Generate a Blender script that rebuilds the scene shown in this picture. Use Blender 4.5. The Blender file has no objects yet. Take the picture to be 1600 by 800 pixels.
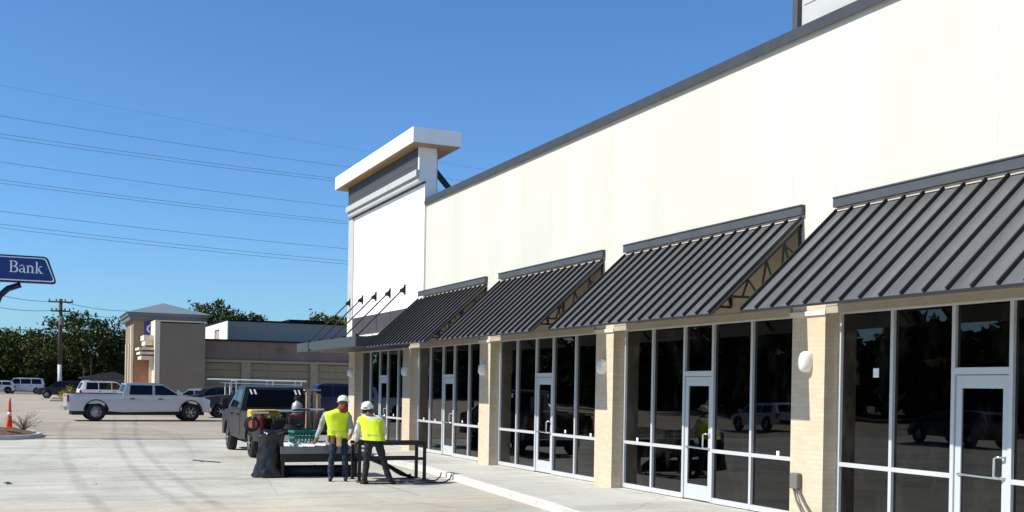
import bpy, bmesh, math, random
from mathutils import Vector, Matrix
random.seed(7)
R = math.radians
scene = bpy.context.scene
col = scene.collection
PI = math.pi

# ------------------------------------------------------------------ materials
def new_mat(name):
    m = bpy.data.materials.new(name); m.use_nodes = True
    return m, m.node_tree.nodes, m.node_tree.links, m.node_tree.nodes['Principled BSDF']

def mat(name, c, rough=.6, metal=0., spec=.3, var=0., vscale=3., bump=0., bscale=40., coat=0., stretch=(1, 1, 1), dirt=None, dscale=.7):
    """plain procedural surface: base colour broken up by noise, optional fine bump and large soft dirt patches"""
    m, N, L, B = new_mat(name)
    B.inputs['Base Color'].default_value = (*c, 1)
    B.inputs['Roughness'].default_value = rough
    B.inputs['Metallic'].default_value = metal
    B.inputs['Specular IOR Level'].default_value = spec
    B.inputs['Coat Weight'].default_value = coat
    B.inputs['Coat Roughness'].default_value = .06
    tc = N.new('ShaderNodeTexCoord')
    mp = N.new('ShaderNodeMapping'); mp.inputs['Scale'].default_value = stretch
    L.new(tc.outputs['Object'], mp.inputs['Vector'])
    src = None
    if var:
        n = N.new('ShaderNodeTexNoise'); n.inputs['Scale'].default_value = vscale; n.inputs['Detail'].default_value = 6
        L.new(mp.outputs[0], n.inputs['Vector'])
        r = N.new('ShaderNodeValToRGB')
        r.color_ramp.elements[0].position = .3; r.color_ramp.elements[1].position = .7
        r.color_ramp.elements[0].color = (*[max(0, x * (1 - var)) for x in c], 1)
        r.color_ramp.elements[1].color = (*[min(1, x * (1 + var * .7)) for x in c], 1)
        L.new(n.outputs['Fac'], r.inputs['Fac']); src = r.outputs['Color']
    if dirt:
        n2 = N.new('ShaderNodeTexNoise'); n2.inputs['Scale'].default_value = dscale; n2.inputs['Detail'].default_value = 8; n2.inputs['Roughness'].default_value = .65
        L.new(mp.outputs[0], n2.inputs['Vector'])
        r2 = N.new('ShaderNodeValToRGB'); r2.color_ramp.elements[0].position = .5; r2.color_ramp.elements[1].position = .75
        r2.color_ramp.elements[0].color = (0, 0, 0, 1); r2.color_ramp.elements[1].color = (.6, .6, .6, 1)
        L.new(n2.outputs['Fac'], r2.inputs['Fac'])
        mx = N.new('ShaderNodeMix'); mx.data_type = 'RGBA'
        L.new(r2.outputs['Color'], mx.inputs['Factor'])
        if src: L.new(src, mx.inputs[6])
        else: mx.inputs[6].default_value = (*c, 1)
        mx.inputs[7].default_value = (*dirt, 1)
        src = mx.outputs[2]
    if src: L.new(src, B.inputs['Base Color'])
    if bump:
        n3 = N.new('ShaderNodeTexNoise'); n3.inputs['Scale'].default_value = bscale; n3.inputs['Detail'].default_value = 5
        L.new(tc.outputs['Object'], n3.inputs['Vector'])
        b = N.new('ShaderNodeBump'); b.inputs['Strength'].default_value = bump; b.inputs['Distance'].default_value = .02
        L.new(n3.outputs['Fac'], b.inputs['Height']); L.new(b.outputs[0], B.inputs['Normal'])
    return m

def brick_mat(name, c1, c2, mortar):
    m, N, L, B = new_mat(name)
    g = N.new('ShaderNodeNewGeometry'); s = N.new('ShaderNodeSeparateXYZ'); L.new(g.outputs['Position'], s.inputs[0])
    ad = N.new('ShaderNodeMath'); ad.operation = 'ADD'; L.new(s.outputs[0], ad.inputs[0]); L.new(s.outputs[1], ad.inputs[1])
    cb = N.new('ShaderNodeCombineXYZ'); L.new(ad.outputs[0], cb.inputs[0]); L.new(s.outputs[2], cb.inputs[1])
    br = N.new('ShaderNodeTexBrick'); L.new(cb.outputs[0], br.inputs['Vector'])
    br.inputs['Color1'].default_value = (*c1, 1); br.inputs['Color2'].default_value = (*c2, 1); br.inputs['Mortar'].default_value = (*mortar, 1)
    br.inputs['Scale'].default_value = 1; br.inputs['Brick Width'].default_value = .2; br.inputs['Row Height'].default_value = .07; br.inputs['Mortar Size'].default_value = .006
    br.inputs['Bias'].default_value = -.2
    L.new(br.outputs['Color'], B.inputs['Base Color'])
    bu = N.new('ShaderNodeBump'); bu.inputs['Strength'].default_value = .18; bu.inputs['Distance'].default_value = .008; bu.invert = True
    L.new(br.outputs['Fac'], bu.inputs['Height']); L.new(bu.outputs[0], B.inputs['Normal'])
    B.inputs['Roughness'].default_value = .85
    return m

def glass_mat(name, tint=.10, refl=1.0):
    m, N, L, B = new_mat(name)
    N.remove(B)
    out = N['Material Output']
    tr = N.new('ShaderNodeBsdfTransparent'); tr.inputs[0].default_value = (tint, tint * 1.02, tint * 1.02, 1)
    gl = N.new('ShaderNodeBsdfGlossy'); gl.inputs['Roughness'].default_value = .012; gl.inputs[0].default_value = (refl, refl, refl, 1)
    fr = N.new('ShaderNodeFresnel'); fr.inputs[0].default_value = 1.6
    n = N.new('ShaderNodeTexNoise'); n.inputs['Scale'].default_value = .9; n.inputs['Detail'].default_value = 1
    tc = N.new('ShaderNodeTexCoord'); L.new(tc.outputs['Object'], n.inputs['Vector'])
    b = N.new('ShaderNodeBump'); b.inputs['Strength'].default_value = .12; b.inputs['Distance'].default_value = .02
    L.new(n.outputs['Fac'], b.inputs['Height']); L.new(b.outputs[0], gl.inputs['Normal'])
    mx = N.new('ShaderNodeMixShader'); L.new(fr.outputs[0], mx.inputs[0]); L.new(tr.outputs[0], mx.inputs[1]); L.new(gl.outputs[0], mx.inputs[2])
    df = N.new('ShaderNodeBsdfDiffuse'); df.inputs[0].default_value = (.55, .55, .52, 1)
    d = N.new('ShaderNodeTexNoise'); d.inputs['Scale'].default_value = 1.7; d.inputs['Detail'].default_value = 7; d.inputs['Roughness'].default_value = .7
    dm = N.new('ShaderNodeMapping'); dm.inputs['Scale'].default_value = (1, 1, .5); L.new(tc.outputs['Object'], dm.inputs['Vector']); L.new(dm.outputs[0], d.inputs['Vector'])
    mr = N.new('ShaderNodeMapRange'); mr.inputs[1].default_value = .52; mr.inputs[2].default_value = .8; mr.inputs[3].default_value = 0; mr.inputs[4].default_value = .035; L.new(d.outputs['Fac'], mr.inputs[0])
    m2 = N.new('ShaderNodeMixShader'); L.new(mr.outputs[0], m2.inputs[0]); L.new(mx.outputs[0], m2.inputs[1]); L.new(df.outputs[0], m2.inputs[2])
    L.new(m2.outputs[0], out.inputs[0])
    return m

def leaf_mat(name, c, c2):
    m, N, L, B = new_mat(name)
    g = N.new('ShaderNodeNewGeometry')
    r = N.new('ShaderNodeValToRGB'); r.color_ramp.elements[0].color = (*c, 1); r.color_ramp.elements[1].color = (*c2, 1)
    L.new(g.outputs['Random Per Island'], r.inputs['Fac']); L.new(r.outputs['Color'], B.inputs['Base Color'])
    B.inputs['Roughness'].default_value = .75
    B.inputs['Specular IOR Level'].default_value = .1
    return m

def concrete_mat(name, c, dark, light, joint=0., scale=.35, streak=1.):
    m, N, L, B = new_mat(name)
    g = N.new('ShaderNodeNewGeometry')
    def noise(s, det, rough=.6, st=(1, 1, 1), dis=0):
        mp = N.new('ShaderNodeMapping'); mp.inputs['Scale'].default_value = st; L.new(g.outputs['Position'], mp.inputs['Vector'])
        n = N.new('ShaderNodeTexNoise'); n.inputs['Scale'].default_value = s; n.inputs['Detail'].default_value = det; n.inputs['Roughness'].default_value = rough
        n.inputs['Distortion'].default_value = dis
        L.new(mp.outputs[0], n.inputs['Vector']); return n
    def ramp(n, p0, p1, c0, c1):
        r = N.new('ShaderNodeValToRGB'); r.color_ramp.elements[0].position = p0; r.color_ramp.elements[1].position = p1
        r.color_ramp.elements[0].color = (*c0, 1); r.color_ramp.elements[1].color = (*c1, 1)
        L.new(n.outputs['Fac'], r.inputs['Fac']); return r
    base = ramp(noise(scale, 8, .65, (1, .55, 1), .6), .3, .72, dark, light)
    fine = ramp(noise(9, 6, .7), .25, .8, (.82,) * 3, (1.08,) * 3)
    stain = ramp(noise(.8, 7, .7, (.22 * streak, 1.1, 1), 1.2), .47, .70, (1.03, 1.03, 1.03), (.72, .70, .655))
    def mul(a, b):
        x = N.new('ShaderNodeMix'); x.data_type = 'RGBA'; x.blend_type = 'MULTIPLY'; x.inputs['Factor'].default_value = 1
        L.new(a, x.inputs[6]); L.new(b, x.inputs[7]); return x.outputs[2]
    o = mul(mul(base.outputs['Color'], fine.outputs['Color']), stain.outputs['Color'])
    spots = ramp(noise(2.6, 3, .5), .68, .76, (1, 1, 1), (.66, .64, .60))
    o = mul(o, spots.outputs['Color'])
    wn = noise(.9, 5, .6); wx = N.new('ShaderNodeMix'); wx.data_type = 'VECTOR'; wx.inputs['Factor'].default_value = .18
    L.new(g.outputs['Position'], wx.inputs[4]); L.new(wn.outputs['Color'], wx.inputs[5])
    vo = N.new('ShaderNodeTexVoronoi'); vo.feature = 'DISTANCE_TO_EDGE'; vo.inputs['Scale'].default_value = .22; L.new(wx.outputs[1], vo.inputs['Vector'])
    cr = N.new('ShaderNodeMapRange'); cr.inputs[1].default_value = .0; cr.inputs[2].default_value = .0045; cr.inputs[3].default_value = .55; cr.inputs[4].default_value = 1; L.new(vo.outputs['Distance'], cr.inputs[0])
    cm = N.new('ShaderNodeMix'); cm.data_type = 'RGBA'; cm.inputs[6].default_value = (.5, .48, .45, 1); cm.inputs[7].default_value = (1, 1, 1, 1); L.new(cr.outputs[0], cm.inputs['Factor'])
    o = mul(o, cm.outputs[2])
    L.new(o, B.inputs['Base Color'])
    B.inputs['Roughness'].default_value = .8
    B.inputs['Specular IOR Level'].default_value = .3
    n3 = noise(25, 6)
    b = N.new('ShaderNodeBump'); b.inputs['Strength'].default_value = .25; b.inputs['Distance'].default_value = .01
    L.new(n3.outputs['Fac'], b.inputs['Height']); L.new(b.outputs[0], B.inputs['Normal'])
    return m

def tyre_mat():
    m, N, L, B = new_mat('tyre_rubber_marks')
    out = N['Material Output']
    B.inputs['Base Color'].default_value = (.10, .10, .10, 1); B.inputs['Roughness'].default_value = .8
    tr = N.new('ShaderNodeBsdfTransparent')
    uv = N.new('ShaderNodeUVMap')
    s = N.new('ShaderNodeSeparateXYZ'); L.new(uv.outputs[0], s.inputs[0])
    # fade across the width (u 0..1) and break up along it
    a = N.new('ShaderNodeMath'); a.operation = 'MULTIPLY_ADD'; L.new(s.outputs[0], a.inputs[0]); a.inputs[1].default_value = 2; a.inputs[2].default_value = -1
    ab = N.new('ShaderNodeMath'); ab.operation = 'ABSOLUTE'; L.new(a.outputs[0], ab.inputs[0])
    mr = N.new('ShaderNodeMapRange'); L.new(ab.outputs[0], mr.inputs[0]); mr.inputs[1].default_value = .35; mr.inputs[2].default_value = 1; mr.inputs[3].default_value = 1; mr.inputs[4].default_value = 0
    g = N.new('ShaderNodeNewGeometry'); n = N.new('ShaderNodeTexNoise'); n.inputs['Scale'].default_value = 1.4; n.inputs['Detail'].default_value = 6
    L.new(g.outputs['Position'], n.inputs['Vector'])
    mr2 = N.new('ShaderNodeMapRange'); L.new(n.outputs['Fac'], mr2.inputs[0]); mr2.inputs[1].default_value = .3; mr2.inputs[2].default_value = .7; mr2.inputs[3].default_value = .02; mr2.inputs[4].default_value = .19
    mu = N.new('ShaderNodeMath'); mu.operation = 'MULTIPLY'; L.new(mr.outputs[0], mu.inputs[0]); L.new(mr2.outputs[0], mu.inputs[1])
    mu2 = N.new('ShaderNodeMath'); mu2.operation = 'MULTIPLY'; L.new(mu.outputs[0], mu2.inputs[0]); L.new(s.outputs[1], mu2.inputs[1])
    mx = N.new('ShaderNodeMixShader'); L.new(mu2.outputs[0], mx.inputs[0]); L.new(tr.outputs[0], mx.inputs[1]); L.new(B.outputs[0], mx.inputs[2])
    L.new(mx.outputs[0], out.inputs[0])
    return m

M = {}
M['stucco'] = mat('cream_stucco', (.585, .568, .492), .9, var=.07, vscale=.8, bump=.3, bscale=60, stretch=(1, 1, .22), dirt=(.50, .486, .415), dscale=.6)
M['white_panel'] = mat('white_render', (.86, .86, .84), .85, var=.025, vscale=1.1, bump=.12, bscale=50, dirt=(.80, .80, .78), dscale=.9)
M['joint'] = mat('stucco_joint', (.62, .60, .52), .9)
M['brick'] = brick_mat('cream_brick', (.60, .495, .365), (.53, .42, .295), (.52, .43, .315))
M['stone'] = mat('pale_stone', (.70, .66, .58), .85, var=.12, vscale=8, bump=.3)
M['beige_trim'] = mat('beige_soffit_trim', (.40, .34, .25), .7, var=.06)
M['beige_light'] = mat('pale_closure_foam', (.55, .47, .36), .9)
M['tan_sheathing'] = mat('tan_wall_behind_awning', (.50, .40, .26), .85, var=.1, vscale=2)
M['charcoal_metal'] = mat('charcoal_awning_metal', (.105, .105, .106), .36, spec=.5, var=.14, vscale=1.6, stretch=(.35, 1.6, .35), dirt=(.165, .163, .158), dscale=1.3)
M['seam_metal'] = mat('shaded_seam_metal', (.022, .022, .023), .5)  # awning charcoal blackened to carry the ribs' cast shadow and shaded sides
M['coping_metal'] = mat('dark_coping_metal', (.050, .054, .058), .5, var=.12)
M['flashing'] = mat('grey_flashing', (.072, .077, .082), .5, var=.12, vscale=2)
M['steel_black'] = mat('black_steel', (.022, .022, .024), .5)
M['alu'] = mat('clear_aluminium', (.60, .61, .62), .38, metal=.25, var=.03)
M['alu_door'] = mat('door_aluminium', (.55, .58, .60), .4, metal=.2)
M['glass'] = glass_mat('dark_window_glass', .03, .92)
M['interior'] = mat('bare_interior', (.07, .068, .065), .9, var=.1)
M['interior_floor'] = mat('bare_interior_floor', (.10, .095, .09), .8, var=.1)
M['white_metal'] = mat('white_metal', (.80, .80, .79), .5, var=.03)
M['wood_soffit'] = mat('timber_soffit', (.42, .27, .13), .6, var=.25, vscale=3, stretch=(1, .1, 1))
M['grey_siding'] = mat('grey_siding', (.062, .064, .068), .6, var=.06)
M['pale_siding'] = mat('pale_grey_siding', (.46, .46, .45), .6, var=.06, vscale=2)
M['dark_band'] = mat('charcoal_cladding', (.062, .058, .062), .75, var=.1, vscale=2, bump=.2)
M['canopy_grey'] = mat('canopy_grey_metal', (.055, .064, .066), .5, var=.08)
M['roof_membrane'] = mat('roof_membrane', (.55, .55, .53), .9)
M['light_white'] = mat('white_plastic', (.78, .77, .74), .35)
M['paper'] = mat('white_paper', (.85, .85, .83), .7)
M['conduit'] = mat('grey_plastic', (.16, .15, .14), .5)
M['cable'] = mat('pale_cable', (.12, .11, .10), .5)
M['concrete'] = concrete_mat('new_concrete', (.42, .42, .38), (.42, .405, .34), (.64, .62, .53))
M['old_concrete'] = concrete_mat('old_tan_pavement', (.3, .26, .22), (.34, .285, .21), (.50, .43, .335), scale=.2)
M['tan_pour'] = concrete_mat('tan_concrete_strip', (.45, .38, .3), (.47, .42, .34), (.64, .57, .46))
M['walk'] = concrete_mat('sidewalk_concrete', (.5, .5, .46), (.50, .49, .44), (.64, .63, .575))
M['kerb'] = mat('kerb_concrete', (.50, .485, .43), .85, var=.12, vscale=3, bump=.2)
M['ground'] = mat('dry_ground', (.20, .17, .12), .95, var=.3, vscale=.2)
M['saw_cut'] = mat('saw_cut', (.24, .225, .19), .9)
M['joint_dark'] = mat('joint_sealant', (.10, .095, .085), .8)
M['tyre_marks'] = tyre_mat()
M['mulch'] = mat('brown_mulch', (.15, .085, .05), .95, var=.45, vscale=12, bump=.8, bscale=30)
M['orange'] = mat('orange_plastic', (.75, .11, .025), .5, var=.1)
M['rubber'] = mat('black_rubber', (.018, .018, .018), .75)
M['reflective'] = mat('white_reflective_band', (.75, .75, .75), .4)
M['bank_tan'] = mat('bank_tan_stucco', (.265, .205, .145), .9, var=.06, vscale=.8, bump=.1)
M['bank_taupe'] = mat('bank_taupe_stucco', (.215, .16, .122), .9, var=.16, vscale=.6, dirt=(.155, .115, .09), dscale=.5, stretch=(1, 1, .3))
M['bank_cream'] = mat('bank_cream_trim', (.74, .64, .48), .85, var=.04)
M['bank_brick'] = brick_mat('bank_red_brick', (.36, .15, .085), (.30, .12, .07), (.4, .3, .24))
M['bank_panel'] = mat('bank_infill_panel', (.30, .235, .148), .85, var=.06)
M['bank_pier_shaded'] = mat('bank_wing_pier_shaded_cream', (.34, .28, .19), .85, var=.06)  # bank cream darkened in the colour for the shaded wing front
M['bank_roof'] = mat('bank_metal_roof', (.20, .235, .24), .5, metal=.1, var=.06)
M['bank_fascia'] = mat('bank_green_grey_fascia', (.13, .155, .155), .55)
M['bank_black'] = mat('bank_black_coping', (.02, .018, .017), .9, spec=.1)
M['bank_lit'] = mat('bank_lit_wall', (.78, .78, .77), .8, var=.03)
M['bank_shaded'] = mat('bank_shaded_wall', (.42, .35, .29), .85, var=.05)
M['sign_blue'] = mat('sign_navy', (.016, .042, .19), .35)
M['sign_blue_bright'] = mat('sign_royal_blue', (.03, .06, .38), .4)
M['sign_edge'] = mat('sign_dark_navy', (.008, .016, .05), .4)
M['sign_line'] = mat('sign_pale_lettering', (.80, .82, .86), .5)
M['pole_wood'] = mat('utility_pole_wood', (.09, .065, .05), .9, var=.3, stretch=(1, 1, .1))
M['pole_lit'] = mat('pole_lit_wood', (.62, .60, .57), .7)
M['wire'] = mat('power_line_cable', (.12, .17, .24), .6)
M['bark'] = mat('tree_bark', (.07, .05, .035), .95, var=.3, vscale=4, bump=.5)
M['leaf_dark'] = leaf_mat('dark_green_leaves', (.016, .027, .008), (.075, .088, .022))
M['leaf_mid'] = leaf_mat('mid_green_leaves', (.020, .034, .009), (.15, .165, .035))
M['leaf_olive'] = leaf_mat('olive_leaves', (.026, .036, .012), (.095, .095, .028))
M['leaf_yellow'] = leaf_mat('yellow_green_leaves', (.16, .18, .03), (.42, .38, .06))
M['twig'] = mat('dead_twigs', (.16, .10, .06), .9)
M['house_grey'] = mat('grey_shed_wall', (.15, .15, .14), .8, var=.1)
M['house_roof'] = mat('brown_shed_roof', (.12, .11, .10), .9, var=.15)
M['paint_silver'] = mat('silver_paint', (.50, .51, .53), .3, metal=.3, coat=.8, var=.02)
M['paint_white'] = mat('white_paint', (.72, .73, .75), .35, coat=.6)
M['paint_black'] = mat('black_paint', (.012, .012, .014), .4, spec=.35, coat=.25)
M['paint_dark'] = mat('dark_grey_paint', (.02, .021, .024), .4, spec=.35, coat=.25)
M['paint_grey'] = mat('grey_truck_paint', (.020, .020, .022), .45, spec=.25, coat=.15, dirt=(.032, .031, .029), dscale=2)
M['paint_blue'] = mat('dark_blue_paint', (.010, .014, .065), .35, coat=.3)
M['car_glass'] = mat('vehicle_glass', (.006, .006, .008), .08, spec=.3)
M['tyre'] = mat('tyre_rubber', (.02, .02, .02), .85, bump=.3)
M['rim'] = mat('alloy_rim', (.45, .46, .47), .3, metal=.6)
M['chrome'] = mat('chrome', (.65, .66, .67), .15, metal=.9)
M['lamp_red'] = mat('red_lamp', (.35, .02, .015), .25)
M['lamp_clear'] = mat('clear_lamp', (.72, .72, .70), .12)
M['black_trim'] = mat('black_trim', (.02, .02, .02), .6)
M['yellow'] = mat('yellow_plastic', (.72, .42, .03), .5, var=.08)
M['red_brown'] = mat('rust_red_case', (.20, .045, .02), .6)
M['galv'] = mat('galvanised_steel', (.42, .43, .44), .4, metal=.5, var=.15, vscale=6)
M['bright_sheet'] = mat('bright_sheet_metal', (.72, .73, .74), .35, metal=.3, var=.1)
M['bench_grey'] = mat('bench_grey_steel', (.20, .20, .205), .5, var=.15)
M['dark_sheet'] = mat('dark_coil_metal', (.03, .03, .034), .65, spec=.3, var=.15)
M['lumber'] = mat('lumber', (.36, .27, .18), .8, var=.25, vscale=4, stretch=(4, 4, .4))
M['teal'] = mat('teal_plastic', (.02, .17, .14), .5)
M['bag'] = mat('black_bag_plastic', (.010, .010, .011), .34, spec=.5)
M['tarp'] = mat('dark_tarp', (.018, .018, .024), .55, bump=.5, bscale=6)
M['skin'] = mat('brown_skin', (.24, .115, .07), .55)
M['skin_dark'] = mat('dark_skin', (.09, .05, .035), .55)
M['vest'] = mat('hi_vis_yellow_fabric', (.66, .80, .03), .75, bump=.4, bscale=14, var=.06, vscale=5)
M['vest_band'] = mat('vest_reflective_band', (.50, .56, .12), .5)
M['shirt_grey'] = mat('grey_shirt_fabric', (.34, .35, .36), .9, bump=.4, bscale=18, var=.1)
M['shirt_white'] = mat('pale_shirt_fabric', (.60, .60, .58), .9, bump=.4, bscale=18, var=.08)
M['jeans'] = mat('blue_jeans', (.022, .032, .058), .9, bump=.3, bscale=25, var=.25, vscale=6)
M['trousers'] = mat('charcoal_trousers', (.022, .024, .028), .9, bump=.3, bscale=20, var=.2)
M['boot'] = mat('dark_boots', (.03, .024, .02), .7)
M['hat'] = mat('white_hard_hat', (.80, .80, .79), .3)
M['leather'] = mat('tan_tool_pouch', (.42, .27, .12), .8, var=.25, vscale=9)
M['leather_dark'] = mat('brown_tool_pouch', (.16, .085, .04), .8, var=.25, vscale=9)
M['bandana'] = mat('red_brown_bandana', (.22, .035, .022), .85)
M['hair'] = mat('black_hair', (.012, .010, .009), .7)

# ------------------------------------------------------------------ mesh helpers
def link(name, bm, m, parent=None, smooth=False, bevel=0., auto=None):
    me = bpy.data.meshes.new(name); bm.normal_update(); bm.to_mesh(me); bm.free()
    mats = m if isinstance(m, (list, tuple)) else [m]
    for x in mats: me.materials.append(x)
    if smooth or auto is not None:
        for p in me.polygons: p.use_smooth = True
        if auto is not None: me.set_sharp_from_angle(angle=R(auto))
    o = bpy.data.objects.new(name, me); col.objects.link(o)
    if parent is not None: o.parent = parent
    if bevel:
        b = o.modifiers.new('bevel', 'BEVEL'); b.width = bevel; b.segments = 2; b.limit_method = 'ANGLE'; b.angle_limit = R(40)
    return o

def tag(o, label=None, cat=None, group=None, kind=None):
    if label: o['label'] = label
    if cat: o['category'] = cat
    if group: o['group'] = group
    if kind: o['kind'] = kind
    return o

def thing(name, label, cat, loc=(0, 0, 0), rz=0., group=None):
    o = bpy.data.objects.new(name, None); col.objects.link(o); o.empty_display_size = .3
    o.location = loc; o.rotation_euler = (0, 0, rz)
    return tag(o, label, cat, group)

def copy_tree(o, parent=None):
    c = o.copy(); col.objects.link(c)
    if parent is not None: c.parent = parent
    for ch in list(o.children): copy_tree(ch, c)
    return c

def NB(): return bmesh.new()

def box(bm, x0, x1, y0, y1, z0, z1, mi=0):
    v = [bm.verts.new(p) for p in ((x0, y0, z0), (x1, y0, z0), (x1, y1, z0), (x0, y1, z0), (x0, y0, z1), (x1, y0, z1), (x1, y1, z1), (x0, y1, z1))]
    for f in ((3, 2, 1, 0), (4, 5, 6, 7), (0, 1, 5, 4), (1, 2, 6, 5), (2, 3, 7, 6), (3, 0, 4, 7)):
        fc = bm.faces.new([v[i] for i in f]); fc.material_index = mi
    return v

def bar(bm, a, b, w, h=None, mi=0):
    """rectangular bar between two points"""
    a = Vector(a); b = Vector(b); h = h or w
    d = (b - a).normalized(); up = Vector((0, 0, 1)) if abs(d.z) < .95 else Vector((0, 1, 0))
    s = d.cross(up).normalized(); u = s.cross(d)
    vs = []
    for p in (a, b):
        for (i, j) in ((-1, -1), (1, -1), (1, 1), (-1, 1)):
            vs.append(bm.verts.new(p + s * (i * w / 2) + u * (j * h / 2)))
    for f in ((3, 2, 1, 0), (4, 5, 6, 7), (0, 1, 5, 4), (1, 2, 6, 5), (2, 3, 7, 6), (3, 0, 4, 7)):
        bm.faces.new([vs[i] for i in f]).material_index = mi

def tube(bm, pts, r, n=8, mi=0, cap=True):
    pts = [Vector(p) for p in pts]; rings = []
    rs = r if isinstance(r, (list, tuple)) else [r] * len(pts)
    prev = None
    for i, p in enumerate(pts):
        d = (pts[min(i + 1, len(pts) - 1)] - pts[max(i - 1, 0)]).normalized()
        if prev is None:
            s = d.cross(Vector((0, 0, 1)) if abs(d.z) < .9 else Vector((1, 0, 0))).normalized()
        else:
            s = (prev - d * prev.dot(d)).normalized()
        prev = s; u = d.cross(s)
        rings.append([bm.verts.new(p + (s * math.cos(2 * PI * k / n) + u * math.sin(2 * PI * k / n)) * rs[i]) for k in range(n)])
    for a, b in zip(rings, rings[1:]):
        for k in range(n):
            f = bm.faces.new((a[k], a[(k + 1) % n], b[(k + 1) % n], b[k])); f.material_index = mi
    if cap:
        bm.faces.new(rings[0][::-1]).material_index = mi; bm.faces.new(rings[-1]).material_index = mi

def lathe(bm, prof, n=20, axis='z', c=(0, 0, 0), mi=0, sx=1., sy=1.):
    """profile of (r, h) pairs turned about an axis"""
    rings = []
    for r, h in prof:
        ring = []
        for k in range(n):
            a = 2 * PI * k / n; x = r * math.cos(a) * sx; y = r * math.sin(a) * sy
            p = (x, y, h) if axis == 'z' else ((x, h, y) if axis == 'y' else (h, x, y))
            ring.append(bm.verts.new((p[0] + c[0], p[1] + c[1], p[2] + c[2])))
        rings.append(ring)
    for a, b in zip(rings, rings[1:]):
        for k in range(n):
            f = bm.faces.new((a[k], a[(k + 1) % n], b[(k + 1) % n], b[k])); f.material_index = mi
    for ring, p in ((rings[0], prof[0]), (rings[-1], prof[-1])):
        if p[0] > 1e-4:
            try: bm.faces.new(ring).material_index = mi
            except ValueError: pass
    bmesh.ops.recalc_face_normals(bm, faces=bm.faces)

def poly_prism(bm, pts, thick, mi=0):
    """polygon of 3D points extruded by vector"""
    t = Vector(thick)
    a = [bm.verts.new(p) for p in pts]; b = [bm.verts.new(Vector(p) + t) for p in pts]
    bm.faces.new(a[::-1]).material_index = mi; bm.faces.new(b).material_index = mi
    n = len(pts)
    for i in range(n):
        bm.faces.new((a[i], a[(i + 1) % n], b[(i + 1) % n], b[i])).material_index = mi
    bmesh.ops.recalc_face_normals(bm, faces=bm.faces)

# ------------------------------------------------------------------ camera
CAMZ = 1.96
YAW, PITCH, ROLL, FPX, PCY = 0.41556592789535546, -0.0037486055921857444, 0.017189245869362036, 1711.8076655943878, 613.1421760144858
fw = Vector((math.sin(YAW) * math.cos(PITCH), math.cos(YAW) * math.cos(PITCH), math.sin(PITCH)))
r0 = Vector((math.cos(YAW), -math.sin(YAW), 0)); u0 = r0.cross(fw)
rt = math.cos(ROLL) * r0 + math.sin(ROLL) * u0; up = rt.cross(fw)
cam = bpy.data.cameras.new('camera'); camo = bpy.data.objects.new('camera', cam); col.objects.link(camo)
mw = Matrix(((rt.x, up.x, -fw.x, 0), (rt.y, up.y, -fw.y, 0), (rt.z, up.z, -fw.z, CAMZ), (0, 0, 0, 1)))
camo.matrix_world = mw
cam.sensor_width = 36; cam.lens = FPX / 1600 * 36; cam.shift_y = (PCY - 400) / 1600; cam.clip_end = 6000; cam.clip_start = .1
scene.camera = camo
def site(px, depth, py):
    """surveyed point: direction measured on the photograph, distance along the view axis"""
    d = fw + rt * ((px - 800) / FPX) - up * ((py - PCY) / FPX)
    return Vector((0, 0, CAMZ)) + d * depth

# ------------------------------------------------------------------ ground
def gz(y):
    return -.13 + .0046 * max(0, min(y, 150) - 32)
def sheet(name, m, xs, ys, dz=0., zf=gz):
    bm = NB(); g = [[bm.verts.new((x, y, zf(y) + dz)) for x in xs] for y in ys]
    for j in range(len(ys) - 1):
        for i in range(len(xs) - 1):
            bm.faces.new((g[j][i], g[j][i + 1], g[j + 1][i + 1], g[j + 1][i]))
    return tag(link(name, bm, m), kind='structure')
sheet('ground', M['ground'], [-2500, -60, 0, 60, 2500], [-600, -20, 32, 90, 150, 400, 3500], -.03)
sheet('parking_lot', M['old_concrete'], [-31, 0, 70], [41.3, 60, 90, 136], .0)
sheet('concrete_apron', M['concrete'], [-31, 0, 10.9], [19.9, 26, 32, 41.3], .0)
sheet('concrete_apron', M['concrete'], [10.9, 40], [39.5, 41.3], .0)
sheet('tan_apron', M['tan_pour'], [-31, 0, 10.9], [17.6, 19.9], .0)
sheet('concrete_apron', M['concrete'], [-31, 0, 10.9], [-25, 5, 17.6], .0)
# sealed joints
bm = NB()
for y, w in ((41.3, .10), (29.65, .02)):
    x0, x1 = (-31, 40) if y > 35 else (4.6, 9.2)
    v = [bm.verts.new((x, yy, gz(yy) + .004)) for x, yy in ((x0, y - w / 2), (x1, y - w / 2), (x1, y + w / 2), (x0, y + w / 2))]
    bm.faces.new(v)
tag(link('pavement_joint', bm, M['joint_dark']), kind='structure')
bm = NB()      # saw cuts between the slabs
for y in (24.4, 36.2, 47.5, 54, 68):
    v = [bm.verts.new((x, yy, gz(yy) + .004)) for x, yy in ((-30, y - .011), (9.0 if y < 41 else 60, y - .011), (9.0 if y < 41 else 60, y + .011), (-30, y + .011))]; bm.faces.new(v)
for x in (-2.6, 6.9):
    v = [bm.verts.new((xx, yy, gz(yy) + .004)) for xx, yy in ((x - .009, 19.9), (x + .009, 19.9), (x + .009, 32), (x - .009, 32))]; bm.faces.new(v)
tag(link('pavement_joint', bm, M['saw_cut']), kind='structure')
bm = NB()   # pale diagonal score line near the camera
for (xa, ya, xb, yb) in ((1.55, 28.5, 2.35, 19.6),):
    w = .022
    v = [bm.verts.new((x, yy, gz(yy) + .004)) for x, yy in ((xa - w, ya), (xb - w, yb), (xb + w, yb), (xa + w, ya))]
    bm.faces.new(v[::-1])
tag(link('pavement_line', bm, M['walk']), kind='structure')
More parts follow.
